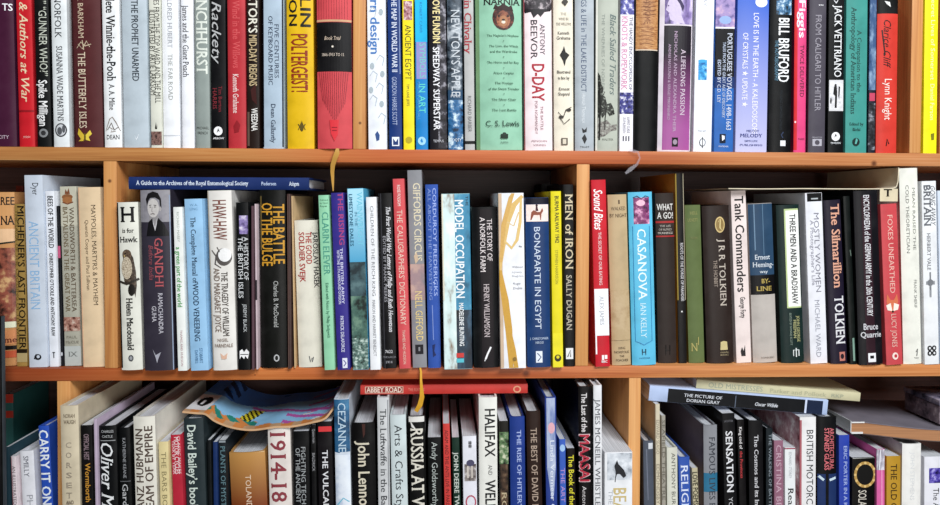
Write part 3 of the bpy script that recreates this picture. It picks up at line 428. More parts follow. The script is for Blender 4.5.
B(2,(632.2,657,365.6),(628,652.6,191.6),'5cb6d8','j','sky blue book with a white serif title and a small purple figure picture',
  [('r',.2,197.5,.86,224,('2c1434','7a2c64','e4a8c8'),110),('e',.5,203,4.5,3,'e8b8cc'),('l',[(.18,197.5),(.35,196),(.53,199),(.7,196),(.87,197.5)],1,'2c2a5c'),('t','CASANOVA',.5,229,300,8.4,'e2f2f8','s'),('t','IAN KELLY',.5,303,338,5.6,'c4e6f2','s'),
   ('r',.14,226,.16,341,'2f7cb0'),('r',.84,226,.86,341,'2f7cb0'),('l',[(.15,341),(.35,343),(.5,345),(.65,343),(.85,341)],.7,'2f7cb0'),('l',[(.42,355),(.42,349),(.42,352),(.56,352),(.56,349),(.56,355)],1,'1c3a54'),('h','HODDER',358,.3,.75,1.4,'2f6c90','n')])
B(2,(658.2,677.6,362.4),(655.2,674.2,192.8),'3a302c','h','glossy dark brown book with chunky white capitals and red rules at the top',
  [('h','WHAT',207,.06,.94,6.2,'d8d6d2','b'),('h','A GO!',215.4,.08,.94,6.2,'d8d6d2','b'),('r',0,221,1,223,'a02c2c'),('h','THE LIFE',226,.2,.8,2,'b8b0a8','n'),('h','OF ALFRED',229.5,.15,.85,2,'b8b0a8','n'),('h','MUNNINGS',233,.1,.9,2,'b8b0a8','b'),('r',0,235.5,1,237,'a02c2c'),('l',[(.4,355),(.4,345),(.4,350),(.62,350),(.62,345),(.62,355)],.8,'17120f')])
B(2,(678,687.6,363),(674.6,684,173.2),'1d1a1b','p','tall thin black-spined book with orange cover showing beside the brown one',
  [('r',0,173,.14,300,'9a8238'),('r',.9,173,1,300,'a8a088'),('t','ROOTS OF THE FORGE OF PARADISE',.62,243,301,2.8,'c8c6c8','b'),('e',.5,311.5,.8,.8,'e0e0e0')], side='b8752c')
B(2,(688,706.6,361.4),(684.4,701.6,204.8),'5d6b42','h','olive green cloth book with faint gold lettering and a gold N near its foot',
  [('h','HELL',213,.3,.8,3,'8c8c54','s'),('h','LOVETT',220,.15,.8,3,'8c8c54','s'),('h','POEMS',238,.3,.75,2,'7c8050','s'),('h','N',347,.15,.55,8,'a8a060','s'),('l',[(.6,345),(.62,337)],.8,'a8a060')], cloth=True)
B(2,(707.2,735,363.8),(701.4,729.8,205),'362a26','j','dark brown book with pale serif capitals and a gold oval stamp near the top',
  [('e',.62,224.8,5,8,'c8b078'),('e',.62,224.8,4,6.6,'8c7444'),('l',[(.56,222),(.64,219),(.62,228),(.68,230)],1,'d8c48c'),('t','J R R TOLKIEN',.66,239,306,6.2,'bfb4a8','s'),('t','THE HOBBIT',.4,260,287,3.6,'96887c','s'),('p',[(.5,342),(.62,341),(.74,342),(.76,350),(.48,350)],'c4b684'),('h','UNWIN',352.5,.48,.78,1.6,'a89a78','n'),('h','BOOKS',355,.48,.78,1.6,'a89a78','n')])
B(2,(736,752,362.6),(730.2,746,190.2),'e0d2cf','p','pinkish white book with heavy black comic lettering on tank commanders',
  [('t','Tank Commanders',.52,196,292,8.6,'17171a','b'),('t','George Forty',.55,297,318,5,'26262a','b'),('p',[(.3,351),(.4,347),(.5,351),(.6,345),(.62,356),(.35,356)],'2c2a2c')])
B(2,(753,779.4,363.2),(748.2,773,202.8),'b3aca6','h','thick book in bands of navy blue, black and grey with white author name',
  [('r',0,202,1,275,'2b4763'),('r',.2,204,.24,250,'6a86a0'),('r',.55,204,.58,255,'56748e'),('r',0,275,1,294.5,'17161a'),('h','Ernest',257,.2,.82,4.8,'d4dce4','s'),('h','Heming-',264.5,.1,.96,4.8,'d4dce4','s'),('h','way',271.5,.35,.7,3,'d4dce4','s'),('h','BY-',281,.42,.78,4.4,'b09a50','sb'),('h','LINE',288.5,.2,.84,4.4,'b09a50','sb'),('h','SCRIBNERS',357.5,.3,.85,1.6,'77706a','n')])
B(2,(780.6,806.8,363.4),(776.4,800,204.2),'1a3230','j','dark green book with a white title panel about three men',
  [('r',.3,208.8,.94,308,'b4c48c'),('r',.36,210.5,.94,306.5,'eaebe8'),('t','THREE MEN AND A BRADSHAW',.66,214,304,6,'1d2022','b'),('t','JOHN GEORGE',.76,316,342,3,'a8a878','b'),('t','FREEMAN',.6,320,338,3,'a8a878','b'),('t','EDITED BY RONNIE SCOTT',.42,313,345,2,'8a9c90','n'),('l',[(.5,356),(.5,350),(.62,350),(.62,356)],1,'d8e0e0'),('l',[(.62,350),(.74,350),(.74,356)],1,'d8e0e0'),('l',[(.62,348),(.62,357)],1,'d8e0e0')])
B(2,(809,829.6,363.8),(804.4,822.6,192.4),'dcdde4','p','white book with a black top cap and widely spaced grey capitals about women',
  [('r',.12,192,.96,201.4,'16171a'),('r',.35,198,.75,199.4,'aab0b4'),('t','MOSTLY WOMEN',.62,213,292,5,'7c7c88','n'),('t','MICHAEL WARD',.5,300,357,4.8,'9a9ca8','n'),('t','A Photographer’s Life',.35,220,285,3.6,'9c9ca8','n')])
B(2,(830,849.4,364.2),(823.6,841,199.6),'292238','j','dark purple book with orange-pink and white gothic style title',
  [('t','The Silmarillion',.62,204,288,8.4,'d8a088','sb'),('t','TOLKIEN',.62,296,344,9,'d8d8dc','sb'),('r',.5,352,.85,361,'b87468'),('e',.67,356.5,1.8,2.6,'2c2230')])
B(2,(850,857.6,364.5),(842.4,850.6,196),'141c1a','j','recessed blackish green book between the purple and the army encyclopaedia spines',
  [('r',.45,338,.75,361,'7a9a8c'),('l',[(.7,250),(.8,256)],1,'5a6a60')])
B(2,(859.6,884.4,365.4),(854,878.6,190),'1c1b22','j','thick black encyclopaedia of an army with white condensed title',
  [('r',.28,196,.66,372,'3a1e2a'),('t','ENCYCLOPAEDIA of the GERMAN ARMY in the 20th CENTURY',.48,195,316,5.6,'dadade','b'),('h','Bruce',326.5,.2,.8,6,'cfcfd4','b'),('h','Quarrie',334.5,.08,.94,5.4,'cfcfd4','b'),('r',.34,353,.66,362,'e4e4e8'),('r',.42,355.5,.58,358.5,'1c1b22')])
B(2,(885.6,903.6,365.2),(879.8,897,203.4),'c0464c','p','red book with cream capitals and a fox face near the middle of its spine',
  [('t','FOXES UNEARTHED',.55,215,293,5,'e2b4a8','n'),('p',[(.15,302),(.2,294),(.4,300),(.6,300),(.8,294),(.86,302),(.7,310),(.5,313),(.3,310)],'d0704c'),('p',[(.12,305),(.4,303),(.48,311),(.2,310)],'f2e4d8'),('p',[(.9,305),(.6,303),(.54,311),(.82,310)],'f2e4d8'),('e',.51,311.5,1.2,1,'2a1a18'),
   ('t','LUCY JONES',.55,314,347,5,'e2b4a8','n'),('e',.55,356,3,3.6,'ecd8d0'),('e',.58,356,1.5,1.8,'b9343e')])
B(2,(904.2,922.8,364.4),(898.4,920,167.4),'dfdfd6','h','tall white book with small grey capitals reaching almost to the shelf above it',
  [('t','MEAN RAISED THE',.72,188,250,3,'6f706c','n'),('t','COLD THEORETICIAN',.36,185,253,3,'6f706c','n'),('t','FRANK SHERIF',.7,280,308,3,'8a8b88','n'),('l',[(.65,352),(.75,349),(.7,356)],1,'7a7b78'),('h','TAN',358,.55,.8,1.6,'8a8b88','n')])
B(2,(924.4,939.6,364.6),(921,936.4,180.8),'dfe1e4','p','white book with grey serif capitals and a Celtic cross, near the right edge',
  [('t','GOING AWAY',.75,186,226,4.6,'5f6268','si'),('t','BRITAIN',.36,185,226,6.6,'5f6268','sb'),('t','HERBERT VALE',.42,233,270,3.4,'84878c','s'),('r',.42,285,.54,297,'8a8d92'),('r',.2,281,.78,284.4,'8a8d92'),('e',.48,282.5,3,3.2,'74777c'),('r',.44,272,.52,290,'74777c'),('e',.35,348,2.2,2.6,'26282c'),('e',.65,348,2.2,2.6,'26282c'),('e',.35,353,2.2,2.6,'26282c'),('e',.65,353,2.2,2.6,'26282c'),('e',.35,348,1,1.2,'dfe1e4'),('e',.65,348,1,1.2,'dfe1e4'),('e',.35,353,1,1.2,'dfe1e4'),('e',.65,353,1,1.2,'dfe1e4')])
B(2,(940.2,962,364.6),(937,958,190),'c8d2e0','p','pale blue-white book cut off by the right edge of the middle row',[])
# ---- bottom shelf.  bot = (left px, right px) where the frame's bottom edge (505) cuts the spine
Y5 = 505
B(3,(5.6,10.2,Y5),(5,9,447),'2a4450','p','thin dark teal book leftmost in the bottom row',[], dep=.17)
B(3,(12,18.2,Y5),(10,16.4,456.4),'dccfd4','p','thin pinkish white book in the bottom left corner with grey capitals',
  [('t','AN ILLUSTRATED TREASURY',.5,466,530,3.4,'5c5056','n'),('r',0,456,.2,560,'a87880')], dep=.15)
B(3,(21.4,36.4,Y5),(19,33.2,450.8),'dcdde4','j','white book with thin grey lettering, left of the blue carry it on book',
  [('t','SMILLY',.45,456,477,5,'6c6e78','s'),('t','PHOTO',.6,495,530,6,'9a9ca4','n')])
B(3,(40.6,54.4,Y5),(35,51.4,425.8),'2a50b4','j','blue book with bold white capitals reading carry it on',
  [('t','CARRY IT ON',.45,430,505,9,'e8f0f8','b'),('t','JOHNSON',.45,512,560,8,'e8f0f8','b')])
B(3,(61,80.6,Y5),(58.6,79,405.8),'c9bda4','j','beige book with widely spaced capitals reading corsets, left end of its compartment',
  [('h','NORAH',416,.2,.82,4,'6a5c4c','b'),('h','WAUGH',422,.2,.85,4,'6a5c4c','b')]+[('h',c,445+10*i,.3,.62,5.4,'9a8f80','s') for i,c in enumerate('CORSETS')]+[('h','AND',502,.28,.7,3.8,'6a5c4c','n')], dep=.2)
B(3,(81,94,Y5),(79.4,92,425.2),'1c1a1b','p','black book with a mauve line and orange lettering beside the beige corsets book',
  [('t','OFFICIAL HIST',.5,434,460,5,'8c7880','b'),('t','Wormborth',.58,463,502,5,'c08a34','b')], dep=.17)
B(3,(95,98.6,Y5),(93.4,97,419),'b4a4b8','p','very thin mauve book left of the black one with looping white script',[], dep=.19)
B(3,(99.4,118,Y5),(97.6,116.4,426),'17191b','j','black book with looping white script title in the bottom row',
  [('h','CHARLES',431.5,.15,.85,2.6,'b8babc','n'),('h','CASTLE',436.5,.2,.8,2.6,'b8babc','n'),('r',.1,440.2,.95,440.9,'9a9c9e'),('t','Oliver Messel',.45,443,545,12,'e0e2e4','si')], dep=.2)
B(3,(119,132.6,Y5),(117.2,130.4,428),'151718','j','black book with two small lines of white lettering, right of the looping script book',
  [('t','KATHERINE KEANE',.5,438,478,3,'9a9ca0','n'),('r',.05,481,.98,481.6,'6a6c70'),('t','Gardening',.5,484,530,5.4,'b8babc','s')], dep=.19)
B(3,(133.4,158,Y5),(129.8,156.4,416.6),'dcd9ce','h','thick cream-white book with heavy brown capitals about a dream of empire',
  [('t','FRANZ HUBMANN',.26,429,520,7.6,'54463e','bu'),('t','DREAM OF EMPIRE',.7,426,524,7.6,'54463e','bu')], dep=.21)
B(3,(158.8,171.6,Y5),(157.6,168.4,441.6),'d9c996','p','slim cream-yellow book with thin capitals beside the red motor cycles book',
  [('t','THE BARS BOOK',.5,452,520,4.8,'857a58','n')], dep=.16)
B(3,(172.2,184.4,Y5),(170,181.2,434.6),'b2283a','p','red book on motor cycles in the bottom row',
  [('t','CLASSIC MAKES',.78,436,474,2.4,'e0b8bc','b'),('t','MOTOR CYCLES',.55,437,474,4.4,'ecd4d4','b'),('t','YEAR BY YEAR',.25,440,474,2.4,'e0b8bc','b')], dep=.15)
B(3,(185,207,Y5),(181.6,204,418.4),'303c40','j','slate coloured book with pale condensed lettering, under the corner of the colourful picture',
  [('t','David Bailey’s book',.4,425,510,8.4,'d0dcd4','b')], dep=.19)
B(3,(207.6,212.6,Y5),(206.4,211.4,440),'1c2022','p','very thin black book right of the slate coloured book',[], dep=.15)
B(3,(213.2,218.2,Y5),(212.4,217.6,442),'20386c','p','very thin navy book left of the plants book',[], dep=.15)
B(3,(218.8,228.8,Y5),(218,227.4,440.2),'222a30','p','dark blue-grey book on mysterious plants left of the amber one',
  [('t','PLANTS OF MYSTERY',.55,446,520,4.6,'5f7e86','s'),('r',.05,440.5,.95,442.5,'8a9298')], dep=.15)
B(3,(229.6,267,Y5),(226.6,264.4,451.8),'GRAD:7a3c1c:b8874a:505:455','h','wide amber and rust coloured book with a small vertical name, below the colourful picture',
  [('t','TOLAND',.52,475,508,5.4,'e0c8b0','n'),('l',[(.02,452.5),(.5,451.8),(.98,453)],1,'d8c098')], dep=.15)
B(3,(268,293,Y5),(265,291.8,427),'ddd5cf','j','cream book with big maroon numerals 1914-18',
  [('t','1914-18',.45,432,502,15,'8a3c44','sb'),('t','THE',.45,508,530,8,'8a3c44','sb')], dep=.16)
B(3,(293.6,310.6,Y5),(292.2,309.6,431),'17181a','p','black book with two lines of white capitals on ancient fighting techniques',
  [('t','FIGHTING TECHNIQUES',.62,447,532,4.4,'a6aaac','n'),('t','OF THE ANCIENT WORLD',.28,448,530,4.4,'a6aaac','n')], dep=.16)
B(3,(311.2,317.4,Y5),(310.2,316,425),'1c1b1d','p','very thin black book with tiny white words left of the red-banded one',
  [('t','Quatermain',.6,429,443,2.6,'a0a0a4','n'),('t','BALDRICK',.5,453,471,2.6,'a0a0a4','n')], dep=.16)
B(3,(318,334.4,Y5),(316.4,332,421.4),'1e1a1e','p','black book with a red band and white capitals about Vulcans',
  [('r',.1,426.4,.98,431.6,'cf3a3e'),('t','THE VULCAN STORY',.5,450,545,5.4,'dcdce0','b')], dep=.19)
B(3,(335.4,351.6,Y5),(333.4,349.2,399),'cdd6e2','j','tall book, blue at the top and white below, with spaced pale capitals',
  [('r',0,397,1,452,('1c3c5c','2c5c84','447ea4'),40),('p',[(0,452),(.3,453),(.7,447),(1,450),(1,440),(0,440)],'2c5c84'),('t','CEZANNE',.5,403,452,7.5,'b8cede','s'),('r',0,455,1,530,('b8c4d8','dde4ee','e8eef4'),30),('l',[(.1,505),(.5,498),(.9,502)],1.2,'6ab4cc')], dep=.22)
B(3,(352.4,377,Y5),(350,375.8,422.8),'181617','j','thick black book with tall cream condensed lettering of a musician\'s name',
  [('t','John Lennon',.5,441,512,11,'d4ccb8','b'),('p',[(.45,424),(.6,424),(.58,434),(.5,438)],'4c2a24')], dep=.19)
B(3,(378,390.4,Y5),(376.6,389.2,397.6),'c8cacc','j','grey-white book about an air force in battle with its jacket curling at the top',
  [('t','The Luftwaffe in the Battle of Britain',.5,409,560,6,'3f4246','s'),('r',.86,400,.95,530,'8c8e92')], dep=.2)
B(3,(391.2,408.6,Y5),(389.6,406,414.8),'c6d2d4','j','pale blue-grey book on arts and crafts style',
  [('t','Arts & Crafts Style',.5,425,516,7.4,'34393e','n')], dep=.2)
B(3,(409.2,427.4,Y5),(406.6,426,416),'161616','j','black book with tall white serif capitals reading Russia at war',
  [('r',.03,416,.97,422,'dad8d4'),('p',[(.1,420),(.5,430),(.2,427)],'dad8d4'),('t','RUSSIA AT WAR',.5,428,530,12,'d8d4c8','sb')], dep=.19)
B(3,(428,442.6,Y5),(426.8,441.8,437.2),'141617','p','black book with pale name lettering left of the thin red one',
  [('t','Andy Goldsworthy',.5,442,507,5.6,'b0b8b4','n')], dep=.2)
B(3,(444,451.8,Y5),(442.4,450,423.6),'c8403c','p','thin scarlet book with small dark capitals',
  [('t','ADAM AND THE ANTS LIVE IN PARIS',.5,430,506,3.6,'4a1a1a','n')], dep=.19)
B(3,(452.6,461.8,Y5),(451.4,459.6,437.4),'1c3a2e','p','thin dark green book with white capitals on tractors',
  [('t','JOHN DEERE TWO-CYLINDER',.5,452,548,4.4,'c4ccc4','b')], dep=.19)
B(3,(462.4,478,Y5),(461.2,477.4,436),'dedfe8','p','white book with a small grey building photo and a red ring',
  [('l',[(.42,443),(.66,443)],1,'2c2c34'),('l',[(.42,446),(.66,446)],1,'2c2c34'),('l',[(.48,441),(.48,448)],1,'2c2c34'),('l',[(.6,441),(.6,448)],1,'2c2c34'),('r',.12,464,.95,481,('4a4040','8a8280','c8c4c4'),120),('e',.55,463,4,3.4,'4a4862'),('r',.3,466,.42,478,'c8c0b8'),('r',.6,466,.72,478,'c8c0b8'),('e',.55,502,5.4,7,'b0485c'),('e',.55,502,4,5.6,'dedfe8')], dep=.19)
B(3,(479,498.4,Y5),(477.8,498,397.4),'e2e2dc','j','white book with bold black capitals reading halifax and well, its jacket folded at the top',
  [('t','HALIFAX',.6,409,457,10,'2e2f31','b'),('t','AND',.6,465,475,4,'4c4e50','n'),('t','WELLINGTON',.6,480,555,10,'2e2f31','b')], dep=.2)
B(3,(499.2,509.4,Y5),(498.8,508.6,421),'2c2a24','p','dark book with green and cream flower picture right of the halifax one',
  [('r',0,432,1,464,('20281c','5a7a50','c8ccb0'),160),('r',.1,464,.9,530,('2a1e16','4a3628','6a5440'),120),('t','ROSES',.5,492,530,5,'b8a888','s')], dep=.18)
B(3,(510.2,526.2,Y5),(509.4,525,416.6),'223c8a','h','royal blue book on a rise and a third empire with silver capitals',
  [('t','THE RISE OF HITLER’S THIRD REICH',.6,430,560,4.2,'a0b0dc','b')], dep=.19)
B(3,(527,544,Y5),(525.8,540.6,411.2),'382620','j','brown book on the best of a photographer with light serif capitals',
  [('t','THE BEST OF DAVID HAMILTON',.5,428,545,6,'b09c8c','s')], dep=.2)
B(3,(545,558.6,Y5),(542.6,558.4,397),'2c408a','j','tall glossy blue book with a silvery reflective band',
  [('r',.12,398,.9,470,('6a7cae','a8b4d0','d4dae6'),30,(2,1,.5)),('p',[(.12,468),(.9,468),(.7,495),(.5,500)],'9aa8c8'),('e',.55,428,3.4,5.6,'dca8b4'),('t','Linda Vermeer Cooks',.6,440,530,4,'dce2ee','s')], dep=.2)
B(3,(559.4,566.8,Y5),(558.8,565.8,439.2),'3a5cb4','p','thin medium blue book with a pale disc and pink lettering',
  [('e',.5,448,2.6,3.6,'9cc0e8'),('t','THE ART OF WALES',.5,468,545,4,'b490c8','n')], dep=.18)
B(3,(567.4,577.2,Y5),(566.4,575.2,448.2),'1f1616','p','thin black book with yellow lettering left of the crimson-titled one',
  [('t','The Book of the Europe',.5,455,530,5,'d8d034','b')], dep=.18)
B(3,(578,593,Y5),(576.6,592.6,386.4),'1b1718','j','tall black book with a large crimson outlined title and white lettering',
  [('t','The Last of the',.45,393,432,5.4,'dcd8d8','b'),('t','MAASAI',.45,434,482,11,'d8c0c4','b'),('t','MAASAI',.45,434.6,481.4,9.4,'b02c40','b'),('t','Antoni Writer',.4,486,530,4,'c8c4c4','n')], dep=.22)
B(3,(593.4,602.4,Y5),(593.2,602.2,383.6),'dcdde0','j','tall slim white book with spaced grey serif capitals next to the crimson-titled one',
  [('t','JAMES MCNEILL WHISTLER',.5,399,512,5,'5c5e64','s')], dep=.21)
B(3,(603.4,634,Y5),(603,634.4,452),'e4e6ea','p','thick white book with a grey bird photo above tan letters',
  [('r',.1,453,.98,480,('8c939c','c4cad2','dfe4ea'),70),('p',[(.35,466),(.45,460),(.5,464),(.7,470),(.78,476),(.68,478),(.55,474),(.45,474),(.38,480),(.4,472)],'2c2e34'),('l',[(.4,476),(.38,482)],.8,'2c2e34'),('t','BEACHES',.55,488,545,13,'c8b47c','s'),('t','THE SHORE',.22,490,530,4,'b8bcc2','n')], dep=.19)
B(3,(643.4,655,Y5),(642,654.6,441),'4a505c','j','slate blue book against the bottom right upright with its jacket flap curling',
  [('r',.5,443,.95,449,'c8ccd2'),('l',[(.3,449),(.4,500)],1,'6a7080')], dep=.17)
B(3,(655.6,660.8,Y5),(655,660.2,404.2),'c8bfa8','p','tall thin cream booklet rising under the end of the black lying book',
  [('t','EDWARD SEAGO',.5,420,454,3.2,'8c8270','n'),('t','EDMONDSBY',.5,464,504,3.2,'8c8270','n')], side='b8a88c', dep=.2)
B(3,(661.4,666.4,Y5),(661,665.8,415.6),'9a958a','p','very thin grey booklet with dark capitals right of the tall cream one',
  [('t','SEAFIELD THEATRE',.5,420,500,3,'5a564c','n')], dep=.18)
B(3,(667,678.4,Y5),(666.6,677.8,447.6),'cfcfc2','j','off-white book with small dark capitals left of the blue religion book',
  [('t','ANTHONY BURGESS',.6,453,520,3.8,'4c4c44','n')], dep=.16)
B(3,(679.2,691.4,Y5),(678.2,690,457),'3454a6','j','blue book with large pale capitals about religion',
  [('t','RELIGION',.5,465,530,7,'d4dcf0','s')], dep=.15)
B(3,(692.2,699.6,Y5),(690.8,698.6,467.8),'b9b092','p','slim khaki book of love poems with black capitals',
  [('t','LOVE POEMS',.5,472,505,4.8,'26241c','b')], dep=.14)
B(3,(704,718.2,Y5),(703.4,717.8,425.2),'84868c','h','grey book with a teal band and dark serif capitals reading famous',
  [('r',0,473,1,492,'2c6a8a'),('t','FAMOUS LIVES FOLIO',.6,437,530,6,'3c4048','s')], side='6e6068', dep=.2)
B(3,(723.6,738,Y5),(721.6,735,413),'1a191c','p','black book with white page top and spaced white capitals reading sensation',
  [('h','LICHTER',421,.15,.85,2,'6a6a70','n'),('t','SENSATION',.5,431,492,6.6,'dcdce0','b'),('t','YOUNG BRIT',.5,497,540,4,'c0c0c4','n')], dep=.17)
B(3,(738.8,747.4,Y5),(735.8,745.2,419.4),'1a1719','p','thin black book with small white and red words right of the sensation one',
  [('t','King cod of',.45,427,449,2.8,'e0dcdc','b'),('t','the Provinces',.45,451,478,2.8,'b8383c','b')], dep=.19)
B(3,(748.6,765.4,Y5),(746.4,765.6,420.6),'1c1b1e','h','black hardback with thin white serif lettering about the cosmos',
  [('t','The Cosmos and its Images Gallery',.5,435,545,4,'d4d4d8','s')], dep=.2)
B(3,(766,773.2,Y5),(766,773,428.4),'202a30','h','thin dark blue-black book left of the mauve one',
  [('t','THE WALKING OF BATTLE',.6,434,510,2.8,'8a949c','n')], dep=.18)
B(3,(773.8,784,Y5),(773.4,783.8,440.4),'8c6074','p','mauve book with pinkish capitals reading beach',
  [('t','CRISTINA BEACH',.5,445,530,5,'c0a0b0','n')], dep=.17)
B(3,(784.6,796,Y5),(784.4,795.8,447.4),'dfe2e4','p','slim white book with black lettering reading read, in front of the motorcycle book',
  [('t','EDWARD STOREY',.5,452,478,2.6,'9aa0a6','n'),('t','Reading Letters',.55,488,560,5.4,'26282c','s'),('r',0,447,1,449,'9a4a5c')], dep=.17)
B(3,(799,816.4,Y5),(799,817,417),'e0dfe0','p','white book on British motorcycles with red-toned picture wrapping its left edge',
  [('r',0,420,.12,530,'a86068'),('t','BRITISH MOTORCYCLES',.62,430,530,6.6,'3a3c40','n')], side=('7a3844','b08c92','e4dcdc'), dep=.2)
B(3,(817.2,838,Y5),(817.8,837.4,416.6),'17181b','j','black and blue book on stained glass with red and pink capitals',
  [('r',0,474,1,520,'23386a'),('t','ARCHITECTURAL',.72,428,470,4.4,'c86870','b'),('t','STAINED GLASS',.45,428,470,4.4,'d87078','b'),('l',[(.05,476),(.3,480)],2.4,'c4d8e4'),('l',[(.6,480),(.95,478)],2.4,'c4d8e4'),('r',.4,474,.55,520,'17181b')], dep=.2)
B(3,(838.6,850.4,Y5),(838.2,850.2,435),'2a40a0','p','bright blue book with pale blue small capitals under the brown magazine',
  [('t','ERIC PORTER IN A KITCHEN',.6,446,530,3.4,'9cacdc','b')], dep=.18)
B(3,(851.2,875.4,Y5),(851.8,875.6,457.4),'171513','p','black book with a golden wreath ring and pale capitals',
  [('e',.56,474.6,11,13,'b08c4c'),('e',.56,474.6,8.4,10.2,'171513'),('t','SOLAR RINGS',.45,490,530,8,'cfc8bc','s'),('l',[(.02,457.8),(.98,457.2)],1.4,'b0b0ac')]+
  [('e',.56+.42*math.cos(a)*1.02,474.6+11.6*math.sin(a),1.3,1.3,'d8b878') for a in [i*math.pi/6 for i in range(12)]], dep=.18)
B(3,(876.2,885.2,Y5),(876.2,885.4,449),'d0609c','p','pink book wrapped in a clear plastic sleeve with crinkled top',
  [('r',0,449,1,470,('7c7884','a8a4b0','dcd8e2'),200,(1,1,.4)),('l',[(.5,449),(.3,470)],.8,'e8e8ee'),('l',[(.62,470),(.65,530)],1,'ee9cc4')], dep=.17)
B(3,(886,901,Y5),(886.2,901,456),'b3892c','p','ochre book with dark serif capitals, right of the pink one',
  [('t','THE OLD COUNTRY',.52,464,545,6,'3c2c14','s')], dep=.18)
B(3,(902.2,922,Y5),(903,922.4,444),'e4e3e0','j','white book with barely visible lettering under the brown magazine',
  [('t','JOHN STEPHENS',.5,452,500,4,'d0d2d4','n')], dep=.19)
B(3,(924,946,Y5),(924,946,456.4),'dedee6','p','white book with a purple square picture at the bottom right corner',
  [('r',.22,468,.78,483,('1a1450','4a3ca0','a8a0e0'),150),('t','The Arch of Light',.55,488,545,5.6,'2c2c34','n')], dep=.18)
# ---------------------------------------------------------------- lettering: glyph outlines cached as plain meshes
EXTRA_TEXTS = [('A Guide to the Archives of the Royal Entomological Society', 'sb'), ('Pedersen', 'sb'), ('Ashgate', 'sb'), ('ABBEY ROAD', 'b'), ('THE BEATLES', 'n'),
               ('OLD MISTRESSES', 'n'), ('Parker and Pollock', 's'), ('RKP', 'n'), ('THE PICTURE OF', 's'), ('DORIAN GRAY', 's'), ('Oscar Wilde', 'sbi'), ('T', 'sb'), ('H', 'n'), ('H', 'b')]
LAY = {}
def build_glyphs():
    keys = set(EXTRA_TEXTS)
    for b in BOOKS:
        for a in b['art']:
            if a[0] == 't': keys.add((a[1], a[7]))
            if a[0] == 'h': keys.add((a[1], a[7]))
    keys = sorted(keys); objs = []
    for s, fl in keys:
        c = bpy.data.curves.new('t', 'FONT'); c.body = s; c.size = 1; c.resolution_u = 2
        if 'i' in fl: c.shear = .3
        o = bpy.data.objects.new('t', c); COL.objects.link(o); objs.append(o)
    bpy.context.view_layer.update()
    dg = bpy.context.evaluated_depsgraph_get()
    G = {}
    for k, o in zip(keys, objs):
        me = bpy.data.meshes.new_from_object(o.evaluated_get(dg))
        vs = [(v.co.x, v.co.y) for v in me.vertices]; fs = [tuple(p.vertices) for p in me.polygons]
        lay = [0]*len(vs)
        if 's' in k[1] and vs:
            cnt = {}
            for f in fs:
                for i in range(len(f)):
                    e = tuple(sorted((f[i], f[(i+1) % len(f)]))); cnt[e] = cnt.get(e, 0)+1
            top = {}
            for e, n in cnt.items():
                if n != 1: continue
                (x0, y0), (x1, y1) = vs[e[0]], vs[e[1]]
                L = abs(x1-x0)
                if abs(y1-y0) < .004 and .045 < L < .17:
                    yy = (y0+y1)/2; s = .045; t = .04
                    inside = -1 if yy > .3 else 1
                    b0 = len(vs); xa, xb = min(x0, x1)-s, max(x0, x1)+s
                    vs += [(xa, yy), (xb, yy), (xb, yy+inside*t), (xa, yy+inside*t)]
                    fs.append((b0, b0+1, b0+2, b0+3)); lay += [1]*4
        sh = [(-.02, 0), (.02, 0), (0, .012), (0, -.012), (0, 0)] if 'b' in k[1] else ([(-.006, 0), (.008, 0)] if 's' in k[1] else [(0, 0)])
        nv = len(vs); V0, F0 = vs, fs   # heavier weights: the outline struck again a hair to each side
        vs = [(x+a, y+b_) for a, b_ in sh for x, y in V0]; fs = [tuple(i+q*nv for i in f) for q in range(len(sh)) for f in F0]
        LAY[k] = [2*q+v for q in range(len(sh)) for v in lay]
        G[k] = (vs, fs); bpy.data.meshes.remove(me)
    for o in objs:
        c = o.data; bpy.data.objects.remove(o); bpy.data.curves.remove(c)
    return G
GL = build_glyphs()
CAP = max(v[1] for v in GL[('H', 'n')][0])

def resolve(col, zmap, rough=.42, ink=False, cloth=False):
    if isinstance(col, tuple):
        cols = [c for c in col if isinstance(c, str)]
        return None
    if col.startswith('GRAD:'):
        _, a, b, p0, p1 = col.split(':')
        return mat_grad(a, b, zmap(float(p0)), zmap(float(p1)))
    return mat_ink(col) if ink else mat_cover(col, rough, cloth)

def profile(w, kind):
    """outline of the spine seen from above, left to right, front is -y"""
    if kind == 'p':
        r = min(.0009, w*.2); return [(-w/2, r), (-w/2+r*.35, r*.3), (-w/2+r, 0), (w/2-r, 0), (w/2-r*.35, r*.3), (w/2, r)]
    b, e = (.10*w, 2.2) if kind == 'h' else (.09*w, 2.8)
    N = 12
    return [(-w/2+w*i/N, b*abs(2*i/N-1)**e) for i in range(N+1)]
def surf(prof, x):
    for (x0, y0), (x1, y1) in zip(prof, prof[1:]):
        if x <= x1: return y0+(y1-y0)*max(0, (x-x0))/(x1-x0)
    return prof[-1][1]

